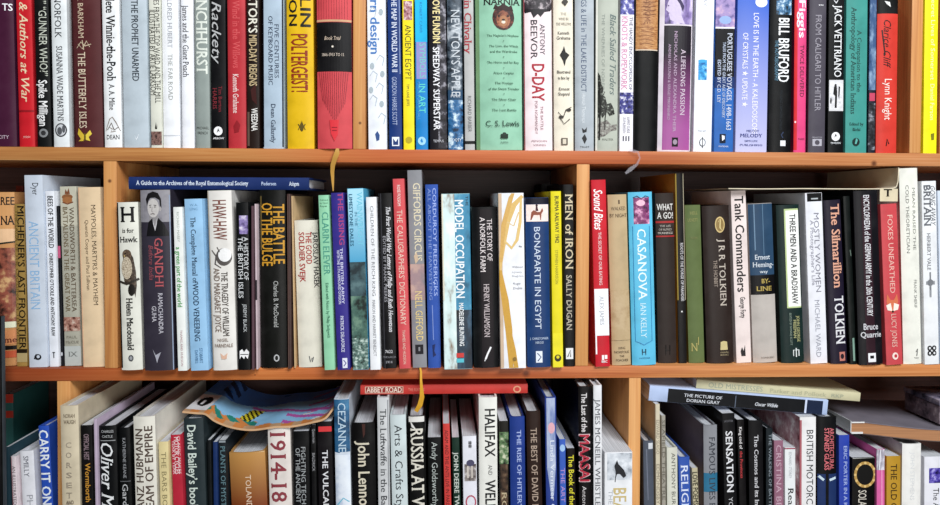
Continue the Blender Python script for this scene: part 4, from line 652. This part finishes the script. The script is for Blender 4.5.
def finish_art(name, vs2, fs, prof, w, h, off, mat, parent, lay=None):
    """vs2: (x, z) flat outline on the spine -> mesh that follows the rounded spine, trimmed to the book"""
    bm = bmesh.new(); bv = [bm.verts.new((x, -1e-5*(lay[i] if lay else 0), z)) for i, (x, z) in enumerate(vs2)]
    for f in fs:
        try: bm.faces.new([bv[i] for i in f])
        except ValueError: pass
    def cut(co, no):
        g = list(bm.verts)+list(bm.edges)+list(bm.faces)
        bmesh.ops.bisect_plane(bm, geom=g, plane_co=co, plane_no=no, clear_outer=True)
    zs = [v.co.z for v in bm.verts]; xs = [v.co.x for v in bm.verts]
    if not zs: bm.free(); return
    if max(zs) > h-.0005: cut((0, 0, h-.0005), (0, 0, 1))
    if min(zs) < .0005: cut((0, 0, .0005), (0, 0, -1))
    if max(xs) > w/2: cut((w/2, 0, 0), (1, 0, 0))
    if min(xs) < -w/2: cut((-w/2, 0, 0), (-1, 0, 0))
    if not bm.faces: bm.free(); return
    xs = [v.co.x for v in bm.verts]
    if prof:
        for (px, py) in prof[1:-1]:
            if min(xs) < px < max(xs):
                g = list(bm.verts)+list(bm.edges)+list(bm.faces)
                bmesh.ops.bisect_plane(bm, geom=g, plane_co=(px, 0, 0), plane_no=(1, 0, 0))
    for v in bm.verts: v.co.y += surf(prof, v.co.x)-off
    for f in bm.faces:
        f.normal_update()
        if f.normal.y > 0: f.normal_flip()
    me = bpy.data.meshes.new(name); bm.to_mesh(me); bm.free()
    return link_mesh(name, me, mat, parent)

def add_art(root, art, w, h, kind, zmap, s):
    """s = metres per photo pixel on this spine; zmap(py) = local z"""
    prof = profile(w, kind); off = .00012; first = True
    for a in art:
        off += .00003
        X = lambda u: (u-.5)*w
        t = a[0]
        if t == 't':
            _, txt, u, y0, y1, ch, col, fl = a
            vs, fs = GL[(txt, fl)]
            if not vs: continue
            gx0 = min(v[0] for v in vs); gx1 = max(v[0] for v in vs)
            z0 = zmap(y0); z1 = zmap(y1); kx = (z0-z1)/(gx1-gx0); ky = min(ch*s, w*.92)/CAP
            v2 = [(X(u)-(gy-CAP/2)*ky, z1+(gx-gx0)*kx) for gx, gy in vs] if 'u' in fl else [(X(u)+(gy-CAP/2)*ky, z0-(gx-gx0)*kx) for gx, gy in vs]
            finish_art('title' if first else 'lettering', v2, fs, prof, w, h, off, mat_ink(col), root, LAY[(txt, fl)]); first = False; off += .00009
        elif t == 'h':
            _, txt, y, u0, u1, ch, col, fl = a
            vs, fs = GL[(txt, fl)]
            if not vs: continue
            gx0 = min(v[0] for v in vs); gx1 = max(v[0] for v in vs)
            kx = (u1-u0)*w/(gx1-gx0); ky = ch*s/CAP; zc = zmap(y)
            v2 = [(X(u0)+(gx-gx0)*kx, zc+(gy-CAP/2)*ky) for gx, gy in vs]
            finish_art('title' if first else 'lettering', v2, fs, prof, w, h, off, mat_ink(col), root, LAY[(txt, fl)]); first = False; off += .00009
        elif t == 'r':
            _, u0, y0, u1, y1, col = a[:6]
            if isinstance(col, tuple): m = mat_pic(col, a[6] if len(a) > 6 else 90, a[7] if len(a) > 7 else (1, 1, 1)); nm = 'cover_picture'
            else: m = resolve(col, zmap); nm = 'spine_panel' if (u1-u0) > .2 and abs(y1-y0) > 3 else 'spine_line'
            z0, z1 = zmap(y0), zmap(y1)
            finish_art(nm, [(X(u0), z0), (X(u1), z0), (X(u1), z1), (X(u0), z1)], [(0, 1, 2, 3)], prof, w, h, off, m, root)
        elif t == 'e':
            _, u, y, rx, ry, col = a[:6]; zc = zmap(y); N = 20
            v2 = [(X(u)+rx*s*math.cos(2*math.pi*i/N), zc+ry*s*math.sin(2*math.pi*i/N)) for i in range(N)]
            finish_art('emblem', v2, [tuple(range(N))], prof, w, h, off, mat_pic(col, a[6]) if isinstance(col, tuple) else mat_ink(col), root)
        elif t == 'p':
            _, pts, col = a[:3]
            finish_art('drawn_shape', [(X(u), zmap(y)) for u, y in pts], [tuple(range(len(pts)))], prof, w, h, off, mat_pic(col, a[3]) if isinstance(col, tuple) else mat_ink(col), root)
        elif t == 'l':
            _, pts, wd_, col = a
            P = [Vector((X(u), zmap(y))) for u, y in pts]; hw = wd_*s/2; v2 = []; fs = []
            for i, p in enumerate(P):
                d = (P[min(i+1, len(P)-1)]-P[max(i-1, 0)]).normalized(); n = Vector((-d.y, d.x))*hw*(1 if 0 < i < len(P)-1 or len(P) < 4 else .6)
                v2 += [tuple(p+n), tuple(p-n)]
                if i: k = 2*i; fs.append((k-2, k-1, k+1, k))
            finish_art('drawn_line', v2, fs, prof, w, h, off, mat_ink(col), root)

def make_book(b, loc, roty, w, h, dep, zmap, s, group):
    kind = b['kind']; nm = {'p': 'paperback_book', 'h': 'hardback_book', 'j': 'hardback_book'}[kind]
    root = thing(nm, b['label'], 'book', group, loc, (0, roty, 0))
    prof = profile(w, kind)
    t = .0005 if kind == 'p' else min(.0024, w*.18)
    outer = [(-w/2, dep)]
    if kind == 'h' and w > .012: outer += [(-w/2, prof[0][1]+.009), (-w/2+.0012, prof[0][1]+.005)]
    outer += prof
    if kind == 'h' and w > .012: outer += [(w/2-.0012, prof[-1][1]+.005), (w/2, prof[-1][1]+.009)]
    outer += [(w/2, dep)]
    n = len(outer); vs = []; fs = []
    inner = []
    for x, y in outer:
        sx = max(-(w/2-t), min(w/2-t, x*(w-2*t)/w)); inner.append((sx, y+t if y < dep-.001 and abs(y) <= prof[0][1]+.0001 else y))
    for z in (0, h):
        for x, y in outer: vs.append((x, y, z))
        for x, y in inner: vs.append((x, y, z))
    m2 = 2*n
    for i in range(n-1):
        fs.append((i, i+1, m2+i+1, m2+i)); fs.append((n+i+1, n+i, m2+n+i, m2+n+i+1))
        fs.append((m2+i, m2+i+1, m2+n+i+1, m2+n+i)); fs.append((i+1, i, n+i, n+i+1))
    fs.append((n, 0, m2, m2+n)); fs.append((n-1, n+n-1, m2+n+n-1, m2+n-1))
    me = pymesh('cover', vs, fs, True)
    cm = resolve(b['col'], zmap, .4 if kind != 'h' else .5, cloth=b.get('cloth', False))
    c = link_mesh('cover', me, cm, root)
    if b.get('side'):
        me.materials.append(mat_pic(b['side'], 40) if isinstance(b['side'], tuple) else mat_cover(b['side']))
        for p in me.polygons:
            if abs(p.normal.x) > .9 and p.center.y > .004: p.material_index = 1
    ins = .0004 if kind == 'p' else .003
    y0 = prof[0][1]+t+.0004
    link_mesh('page_block', box_mesh('page_block', -w/2+t+.00008, w/2-t-.00008, y0, dep-(.0004 if kind == 'p' else .004), ins, h-ins), mat_pages(b.get('pages', 'd9dbe0')), root)
    add_art(root, b['art'], w, h, kind, zmap, s)
    return root

# ---------------------------------------------------------------- measure the standing books, remove any clash, build them
def lerp_y3(px):
    if px < 56: return .001
    if px < 640: return -.037+.035*min(1, max(0, (px-75)/180)) if px < 300 else (-.002 if px < 470 else -.002-.027*min(1, (px-470)/150))
    return -.002
for b in BOOKS:
    r = b['row']; zs = SHELF_Z[r]; b['z0'] = zs
    xl, xr, yb = b['bot']; tl, tr, yt = b['top']; xc = (xl+xr)/2
    if r == 2:
        y = on_z(xc, yb, zs).y; b['y'] = b.get('y', max(-.016, min(.014, y)))
    elif r == 1: b['y'] = b.get('y', .001+.006*random.random())
    else: b['y'] = b.get('y', lerp_y3(xc))
    y = b['y']
    pb0, pb1 = on_y(xl, yb, y), on_y(xr, yb, y); pt0, pt1 = on_y(tl, yt, y), on_y(tr, yt, y)
    zb = (pb0.z+pb1.z)/2; zt = (pt0.z+pt1.z)/2
    if r == 1:
        h = b.get('h', random.choice((.212, .218, .225, .234, .24, .246, .252))); b['h'] = h
        b['s'] = (pb1.x-pb0.x)/(xr-xl)
    else:
        h = min(.2685, zt-zs); b['h'] = h; b['s'] = (pt1.x-pt0.x)/(tr-tl)
    ex = lambda a, c, z: a.x+(c.x-a.x)*(z-zb)/(zt-zb)
    z0 = zs; z1 = zs+h
    b['c'] = [ex(pb0, pt0, z0), ex(pb1, pt1, z0), ex(pb0, pt0, z1), ex(pb1, pt1, z1)]
OBST = {1: [D_TM, D_TR], 2: [D_ML, D_MR], 3: [D_BL, D_BR]}
for r in (1, 2, 3):
    L = [b for b in BOOKS if b['row'] == r] + [dict(fix=True, h=.28, c=[a, d, a, d]) for a, d in OBST[r]]
    L.sort(key=lambda b: b['c'][0]+b['c'][1])
    G_ = .0003
    for it in range(30):
        worst = 0
        for A, Bk in zip(L, L[1:]):
            hm = min(A['h'], Bk['h'])
            for at in (0, hm):
                ca, cb = A['c'], Bk['c']
                ra = ca[1]+(ca[3]-ca[1])*at/A['h']; lb = cb[0]+(cb[2]-cb[0])*at/Bk['h']
                ov = ra-lb+G_
                if ov > 0:
                    worst = max(worst, ov)
                    fa, fb = A.get('fix'), Bk.get('fix'); da = 0 if fa else (ov if fb else ov/2); db = 0 if fb else (ov if fa else ov/2)
                    ia, ib = (1, 0) if at == 0 else (3, 2)
                    ca[ia] -= da*(1 if at == 0 else A['h']/at); cb[ib] += db*(1 if at == 0 else Bk['h']/at)
        for A in L:
            if A.get('fix'): continue
            c = A['c']; w0, w1 = c[1]-c[0], c[3]-c[2]; w = max(.0016, min(w0, w1)) 
            if w0 > w: d = (w0-w)/2; c[0] += d; c[1] -= d
            if w1 > w: d = (w1-w)/2; c[2] += d; c[3] -= d
            A['w'] = w
        if worst < 1e-5: break
TOPS = []
for b in BOOKS:
    c = b['c']; cb = (c[0]+c[1])/2; ct = (c[2]+c[3])/2; w = b['w']; h = b['h']
    a = math.atan2(ct-cb, h); w *= math.cos(a)
    w -= .0009 if w > .006 else .0003
    dep = b.get('dep', min(.19, max(.115, h*.68+random.uniform(-.01, .01)))); dep = min(dep, DEPTH-.004-b['y'])
    hh = (h-w*abs(math.sin(a)))/math.cos(a)
    z0 = b['z0']+w/2*abs(math.sin(a))+.0001
    xm = (b['bot'][0]+b['bot'][1]+b['top'][0]+b['top'][1])/4
    zmap = lambda py, b=b, z0=z0, a=a, xm=xm: (on_y(xm, py, b['y']).z-z0)/math.cos(a)
    b['root'] = make_book(b, (cb, b['y'], z0), a, w, hh, dep, zmap, b['s'], GROUP[b['row']])
    for sx in (-1, 1): TOPS.append((b['row'], cb+hh*math.sin(a)+sx*w/2*math.cos(a), z0+hh*math.cos(a)-sx*w/2*math.sin(a), b['label'], b['y'], b['y']+dep))
def top_of(key, n=0):
    return max((t for t in TOPS if key in t[3]), key=lambda t: t[2])
def support(row, x0, x1, zmax, xc=None, extra=()):
    """straight line that rests on the book tops between x0 and x1 -> (slope, z at x=0)"""
    P = [(t[1], t[2]) for t in TOPS if t[0] == row and x0 < t[1] < x1 and t[2] < zmax]+list(extra)
    xc = (x0+x1)/2 if xc is None else xc; best = None
    for i in P:
        for j in P:
            if i[0] < xc <= j[0]:
                k = (j[1]-i[1])/(j[0]-i[0]); c = i[1]-k*i[0]
                if all(p[1] <= k*p[0]+c+1e-6 for p in P):
                    return k, c
    m = max(p[1] for p in P); return 0, m

# books seen only as a strip behind the front row
for (x0, x1, yt, y, col, row, lab) in (
    (42, 54, 176.5, .135, '2a52b4', 2, 'bright blue book standing behind the white bees book'),
    (15.5, 23, 186, .14, '7a3024', 2, 'rust red book standing behind the olive gold one'),
    (232, 240, 193, .135, 'c4c0c4', 2, 'grey-white book standing behind the black isles history'),
    (541, 561, 184, .15, '17181a', 2, 'black book standing behind the yellow one at the middle upright'),
    (4.5, 13, 394, .13, '2c5a58', 3, 'teal and red book standing in shade behind the leftmost books of the bottom row')):
    zs = SHELF_Z[row]; a, c = on_y(x0, yt, y), on_y(x1, yt, y)
    b = dict(kind='p', col=col, label=lab, art=[])
    if row == 3: b['art'] = [('r', 0, 394, 1, 403, 'a03024'), ('r', 0, 411, 1, 418, 'a03024')]
    zm = lambda py, y=y, zs=zs, x0=x0: on_y(x0, py, y).z-zs
    make_book(b, ((a.x+c.x)/2, y, zs+.0002), 0, c.x-a.x, a.z-zs, DEPTH-y-.006, zm, (c.x-a.x)/(x1-x0), 'books tucked behind the front ones')
# ---------------------------------------------------------------- books lying flat on top of the others
def lying(label, kind, x0, x1, thick, y, rest, col, art, dep, pages='e4e6ec', **kw):
    k, c0 = rest; a = math.atan(k)
    ym = 190 if label[0] != '#' else 0
    X0, X1 = on_y(x0, kw['py'], y).x, on_y(x1, kw['py'], y).x
    L = (X1-X0)/math.cos(a); s = (X1-X0)/(x1-x0); w = thick*s
    n = Vector((-math.sin(a), 0, math.cos(a)))
    tail = Vector((X1, y, k*X1+c0+.0003))+n*(w/2)
    b = dict(kind=kind, col=col, label=label, art=art, pages=pages)
    if 'side' in kw: b['side'] = kw['side']
    zmap = lambda px: (x1-px)*s/math.cos(a)
    r = make_book(b, tail, -math.pi/2-a, w, L, dep, zmap, s, kw.get('group'))
    return r, (k, c0+.0003+w/math.cos(a))
xa = on_y(130, 189, 0).x; xb = on_y(300, 189, 0).x
lying('dark blue book lying flat across the tops of the portrait and bulge battle books', 'h', 128.5, 309, 12.4, -.002, support(2, xa, xb, 1), '1d3470',
      [('t', 'A Guide to the Archives of the Royal Entomological Society', .52, 136, 248, 4.2, 'd8e2f2', 'sb'), ('t', 'Pedersen', .5, 261, 276, 3.6, 'b8c8e6', 'sb'), ('t', 'Ashgate', .5, 289, 299, 4, 'd8e2f2', 'sb')], .15, py=183, group='books lying on top of the others')
sup = support(3, on_y(334, 395, 0).x, on_y(520, 395, 0).x, 1)
lying('long red book lying flat under the middle shelf, headed abbey road in a cream box', 'p', 360.5, 527.6, 9.6, .012, sup, 'bf3a34',
      [('r', .14, 403, .84, 365, 'd8b8a4'), ('r', .2, 402.3, .78, 365.7, '8a2c28'), ('t', 'ABBEY ROAD', .5, 366.5, 401.5, 5, 'e8d4c4', 'b'), ('t', 'THE BEATLES', .5, 408, 424, 3, 'e88a78', 'n'), ('e', .45, 517, 3.6, 4, 'd89a78'), ('e', .45, 517, 2.2, 2.6, 'bf3a34')], .16, py=387, group='books lying on top of the others')
sup = support(3, on_y(655, 400, 0).x, on_y(822, 410, 0).x, 1)
_, sup2 = lying('black spined book with pale blue ends lying flat and sloping down to the right', 'p', 648.5, 827, 15.2, .01, sup, 'a9badb',
      [('r', .02, 667, .9, 804, '17191f'), ('r', .02, 806, .9, 822, '1d2c4c'), ('r', .02, 804, .9, 806, 'c8d2ea'), ('t', 'THE PICTURE OF', .56, 683, 721, 3, 'd4d8e0', 's'), ('t', 'DORIAN GRAY', .24, 686, 719, 3, 'd4d8e0', 's'), ('r', .02, 734, .8, 734.8, '5a6474'), ('t', 'Oscar Wilde', .36, 754, 777, 3.4, 'd4d8e0', 'sbi')],
      .14, py=399, side='b4c0dc', group='books lying on top of the others')
lying('cream book lying flat on the black spined one, just under the middle shelf', 'p', 696, 860, 8.8, .014, (sup2[0], sup2[1]), 'c2bd9c',
      [('t', 'OLD MISTRESSES', .5, 708, 762, 4.8, '8f9a8c', 'n'), ('t', 'Parker and Pollock', .45, 769, 826, 3.8, 'a8a88c', 's'), ('t', 'RKP', .45, 831, 843, 3.4, '9aa08c', 'n')], .1, py=387, group='books lying on top of the others')

# ---------------------------------------------------------------- loose printed matter
def sheet(name, parent, front, y0, y1, thick, mats, pick, nu=70, nv=24, back=None, sag=0):
    """limp booklet: front = [(x, z)] edge curve; runs back from y0 to y1"""
    def at(c, t):
        n = len(c)-1; f = min(n-1e-6, t*n); i = int(f); f -= i
        p = [c[max(0, min(n, j))] for j in (i-1, i, i+1, i+2)]
        h = lambda a, b_, c_, d: .5*((2*b_)+(-a+c_)*f+(2*a-5*b_+4*c_-d)*f*f+(-a+3*b_-3*c_+d)*f**3)
        return Vector((h(*[q[0] for q in p]), h(*[q[1] for q in p])))
    back = back or front; vs = []; fs = []; mi = []
    for layer in (0, 1):
        for i in range(nu+1):
            for j in range(nv+1):
                u, v = i/nu, j/nv; A, Bq = at(front, u), at(back, u); p = A.lerp(Bq, v)
                d = (at(front, min(1, u+.01))-at(front, max(0, u-.01))); n = Vector((-d.y, d.x)).normalized()
                q = p-n*thick*layer
                vs.append((q.x, y0+(y1-y0)*v, q.y+sag*math.sin(v*math.pi)))
    S = (nu+1)*(nv+1); id_ = lambda i, j, l: l*S+i*(nv+1)+j
    for i in range(nu):
        for j in range(nv):
            fs.append((id_(i, j, 0), id_(i+1, j, 0), id_(i+1, j+1, 0), id_(i, j+1, 0))); mi.append(pick((i+.5)/nu, (j+.5)/nv))
            fs.append((id_(i, j, 1), id_(i, j+1, 1), id_(i+1, j+1, 1), id_(i+1, j, 1))); mi.append(1)
        fs.append((id_(i, 0, 0), id_(i, 0, 1), id_(i+1, 0, 1), id_(i+1, 0, 0))); mi.append(0)
        fs.append((id_(i, nv, 0), id_(i+1, nv, 0), id_(i+1, nv, 1), id_(i, nv, 1))); mi.append(0)
    for j in range(nv):
        fs.append((id_(0, j, 0), id_(0, j+1, 0), id_(0, j+1, 1), id_(0, j, 1))); mi.append(1)
        fs.append((id_(nu, j, 0), id_(nu, j, 1), id_(nu, j+1, 1), id_(nu, j+1, 0))); mi.append(0)
    me = pymesh(name, vs, fs, True)
    for m in mats: me.materials.append(m)
    for p, k in zip(me.polygons, mi): p.material_index = k
    return link_mesh(name, me, None, parent)

# the cream magazine on the tops of the middle row, its end curling up the tall white book
P2 = lambda px, py, y=0: (on_y(px, py, y).x, on_y(px, py, y).z)
k, c0 = support(2, on_y(728, 187, 0).x, on_y(880, 187, 0).x, 1)
t_ = thing('magazine', 'limp cream magazine draped over the middle row books, one end curled up', 'magazine', None, (0, 0, 0))
xs_ = [on_y(p, 187, 0).x for p in (729, 765, 805, 840, 872)]
fr = [(x, k*x+c0+.0022+(.0004 if i in (0, 2) else 0)) for i, x in enumerate(xs_)]
edge = top_of('tall white book with small grey'); xe = min(t[1] for t in TOPS if 'tall white book with small grey' in t[3])-.0012
fr += [(xe-.008, fr[-1][1]+.001), (xe-.0022, fr[-1][1]+.007), (xe-.0012, P2(898, 176)[1]), (xe-.0008, P2(898, 167.5)[1])]
sheet('folded_pages', t_, fr, .002, .185, .0012, [mat_cover('d8cdb4'), mat_cover('c9bda2')], lambda u, v: 0)
z_f = fr[5][1]-.0014
fa, fb = on_y(880.6, 190, 0).x, xe-.0012
fl = link_mesh('cover_flap', box_mesh('cover_flap', fa, fb, .0015, .0021, z_f-.017, z_f), mat_cover('cfc3a6'), t_)
vs, fs = GL[('T', 'sb')]; gx0 = min(v[0] for v in vs); gx1 = max(v[0] for v in vs)
a = P2(884.5, 182.5); b_ = P2(892.5, 196)
me = pymesh('lettering', [(a[0]+(gx-gx0)/(gx1-gx0)*(b_[0]-a[0]), .0012, b_[1]-.0005+gy/CAP*(z_f-b_[1])) for gx, gy in vs], fs)
link_mesh('lettering', me, mat_ink('1c1a1c'), t_)

# colourful picture booklet sagging over the bottom row
t_ = thing('picture_booklet', 'floppy booklet with a bright blue picture and a black oval on its white corner', 'booklet')
def zt(key): return top_of(key)[2]
pts = [(182.5, 411), (196, 412.2), (206, 413.4), (216, 420.5), (232, 426.5), (252, 429), (275, 426.2), (293, 425.4), (312, 421.5), (324, 418), (331, 410)]
fr = [P2(a, b, -.004) for a, b in pts]
cols = ['c9a27c', 'e8eaee', '90c6ec', '4a80d4', '2c8a7c', 'b85aa8', 'd8cc30', '17181c', 'd88a4c', '1c3464', 'b8a8cc']
def pick(u, v):
    # white corner with a black oval
    if u < .17 and .06 < v < .5:
        du, dv = (u-.085)/.05, (v-.3)/.13
        if du*du+dv*dv < 1 and not (abs(du+.2) < .22 and dv > -.6 and dv < .2): return 7
        return 1
    n = math.sin(u*37)+math.sin(u*91+2)*.6
    if v < .09+.04*n*.5: return 0 if math.sin(u*55) > .1 else 8
    if v < .2+.05*n*.4 and u < .5: return 4 if math.sin(u*60+v*30) > -.3 else 8
    if u > .62 and v < .42 and math.sin(u*26+v*34) > .35: return 5
    if u > .72 and math.sin(u*20-v*24) > .82: return 1 if v < .3 else 5
    if abs(u-.44-.12*(v-.3)) < .035 and .16 < v < .48: return 6 if math.sin(u*230+v*60) > 0 else 7
    if abs((v-.5)+.5*(u-.5)) < .03 and u > .42: return 5
    if .12 < u < .3 and v > .55: return 9 if math.sin(v*30+u*40) > 0 else 3
    if u > .9: return 10
    return 2 if v < .6-.1*math.sin(u*7) else 3
sheet('printed_cover', t_, fr, -.004, .165, .0026, [mat_cover(c, .3) for c in cols], pick, 110, 60)

# soft brown-edged magazine at the right end of the bottom row
k, c0 = support(3, on_y(826, 420, 0).x, on_y(946, 440, 0).x, 1)
t_ = thing('magazine', 'thick soft magazine with orange-brown page edge lying across the bottom row', 'magazine')
TH = .0145
xs_ = [on_y(p, 430, 0).x for p in (851, 870, 895, 925, 960, 1000)]
zb = [on_y(p, q, 0).z for p, q in ((851, 421.5), (870, 423.5), (895, 426.5), (925, 429.5), (960, 431), (1000, 431))]
xm_, zm_ = zip(*[(t[1], t[2]) for t in TOPS if t[0] == 3 and t[1] > xs_[0]-.003 and t[1] < .73])
need = max(z_+TH+.0006-(zb[0]+(zb[3]-zb[0])*(x_-xs_[0])/(xs_[3]-xs_[0])) for x_, z_ in zip(xm_, zm_))
fr = [(x, z+max(0, need)) for x, z in zip(xs_, zb)]
sheet('page_block', t_, fr, .0, .15, TH, [mat_pages('b07c54', 'z'), mat_pages('e6e6e8', 'z'), mat_cover('6c6670')], lambda u, v: 2, 40, 10)
fr2 = [(x, z+.0012) for x, z in fr]; fr3 = [(x, z-TH) for x, z in fr]
sheet('front_cover', t_, fr2, -.001, .151, .0009, [mat_cover('77727c'), mat_cover('77727c')], lambda u, v: 0, 40, 10)
sheet('back_cover', t_, fr3, -.001, .151, .0009, [mat_cover('6a5a54'), mat_cover('5a4c48')], lambda u, v: 0, 40, 10)
link_mesh('spine_wrap', box_mesh('spine_wrap', fr[0][0]-.0012, fr[0][0]-.0002, -.001, .15, fr[0][1]-TH-.0008, fr[0][1]+.001), mat_cover('d4d6d8'), t_)
link_mesh('page_edge_wrap', box_mesh('page_edge_wrap', fr[0][0], fr[0][0]+.016, -.0014, -.0002, fr[0][1]-TH-.002, fr[0][1]-TH+.0004), mat_cover('dcdcdc'), t_)
link_mesh('page_edge_wrap', box_mesh('page_edge_wrap', fr[0][0], fr[0][0]+.018, -.0014, -.0002, fr[0][1]-.0018, fr[0][1]-.0002), mat_cover('dcdcdc'), t_)

# battered mauve box on that magazine, at the frame's right edge
xb0 = on_y(940, 400, .012).x; zb0 = max(f[1] for f in fr if f[0] > xb0-.03)+.0026
t_ = thing('cardboard_box', 'battered mauve-grey mottled cardboard box half out of frame on the brown-edged magazine', 'box')
link_mesh('box_body', box_mesh('box_body', xb0, xb0+.07, .012, .09, zb0, zb0+.026, .0015), mat_pic(('3c343c', '75656f', 'a8989e'), 60, (1, 1, 1), .7), t_)
link_mesh('box_lid', box_mesh('box_lid', xb0-.001, xb0+.071, .011, .091, zb0+.0262, zb0+.034, .001), mat_pic(('2c3044', '6a6478', '9a909c'), 50, (1, 1, 1), .7), t_)

# black upright rail in front of the bottom left corner
t_ = thing('black_rail', 'narrow black upright rail at the bottom left corner', 'rail')
ax, az = P2(-9, 316, -.04); bx, _ = P2(3.2, 316, -.04)
link_mesh('rail_body', box_mesh('rail_body', ax, bx-.001, -.045, -.034, Z3B-.05, az, .001), mat_cover('0c0d10', .5), t_)
link_mesh('rail_edge', box_mesh('rail_edge', bx-.0009, bx, -.043, -.036, Z3B-.05, az, .0005), mat_cover('3c4348', .4), t_)

# ribbon markers hanging out of their books
def ribbon(name, root, pts, width, mat):
    P = [Vector(p) for p in pts]; vs = []; fs = []; inv = root.matrix_basis.inverted()
    for i, p in enumerate(P):
        d = (P[min(i+1, len(P)-1)]-P[max(i-1, 0)]).normalized()
        side = d.cross(Vector((0, -1, 0)))
        side = side.normalized() if side.length > .2 else Vector((1, 0, 0))
        tw = width[i]/2; yaw = Vector((0, -.0006*math.sin(i*1.3), 0))
        for q in (p-side*tw, p+side*tw+yaw):
            vs.append(tuple(inv @ q)); vs.append(tuple(inv @ (q+Vector((0, .0004, .0002)))))
        if i:
            k = 4*i
            fs += [(k-4, k-2, k+2, k), (k-3, k+1, k+3, k-1), (k-4, k, k+1, k-3), (k-2, k-1, k+3, k+2)]
    me = pymesh(name, vs, fs, True); return link_mesh(name, me, mat, root)
def px3(px, py, y): p = on_y(px, py, y); return (p.x, p.y, p.z)
root = next(b['root'] for b in BOOKS if b.get('ribbon'))
ribbon('ribbon_marker', root, [px3(337.5, 148.5, -.0055), px3(337, 153, -.0075), px3(335, 158, -.007), px3(332.8, 165, -.006), px3(332.3, 172, -.005), px3(332.8, 181, -.006), px3(333.2, 191, -.0075)],
       [.004, .0066, .0064, .006, .005, .0034, .0012], mat_cover('b5893f', .35))
root = next(b['root'] for b in BOOKS if b['label'].startswith('tallest book of the middle'))
ribbon('ribbon_marker', root, [px3(420, 366.6, -.004), px3(421, 372, -.006), px3(421, 380, -.006), px3(421.5, 388, -.011), px3(422, 397, -.0115), px3(420, 405, -.011), px3(416, 411.5, -.01)],
       [.002, .0028, .003, .004, .0062, .0066, .005], mat_cover('cf9a2c', .35))
m, n, l, p = nt('clear_plastic_ribbon'); p.inputs['Base Color'].default_value = (.4, .38, .45, 1); p.inputs['Alpha']  .default_value = .2; p.inputs['Roughness'].default_value = .2
root = next(b['root'] for b in BOOKS if b.get('tassel'))
ribbon('ribbon_marker', root, [px3(629, 150, -.003), px3(634, 151.2, -.004), px3(638, 152, -.006), px3(640, 158, -.0065), px3(637, 164.5, -.006), px3(631, 169, -.005), px3(625.5, 173.5, -.004)],
       [.003, .004, .003, .002, .003, .0055, .003], m)
labs = [o['label'] for o in bpy.data.objects if 'label' in o]
assert len(labs) == len(set(labs)), [x for x in labs if labs.count(x) > 1]
for o in bpy.data.objects:
    if 'label' in o: assert 4 <= len(o['label'].split()) <= 16, o['label']
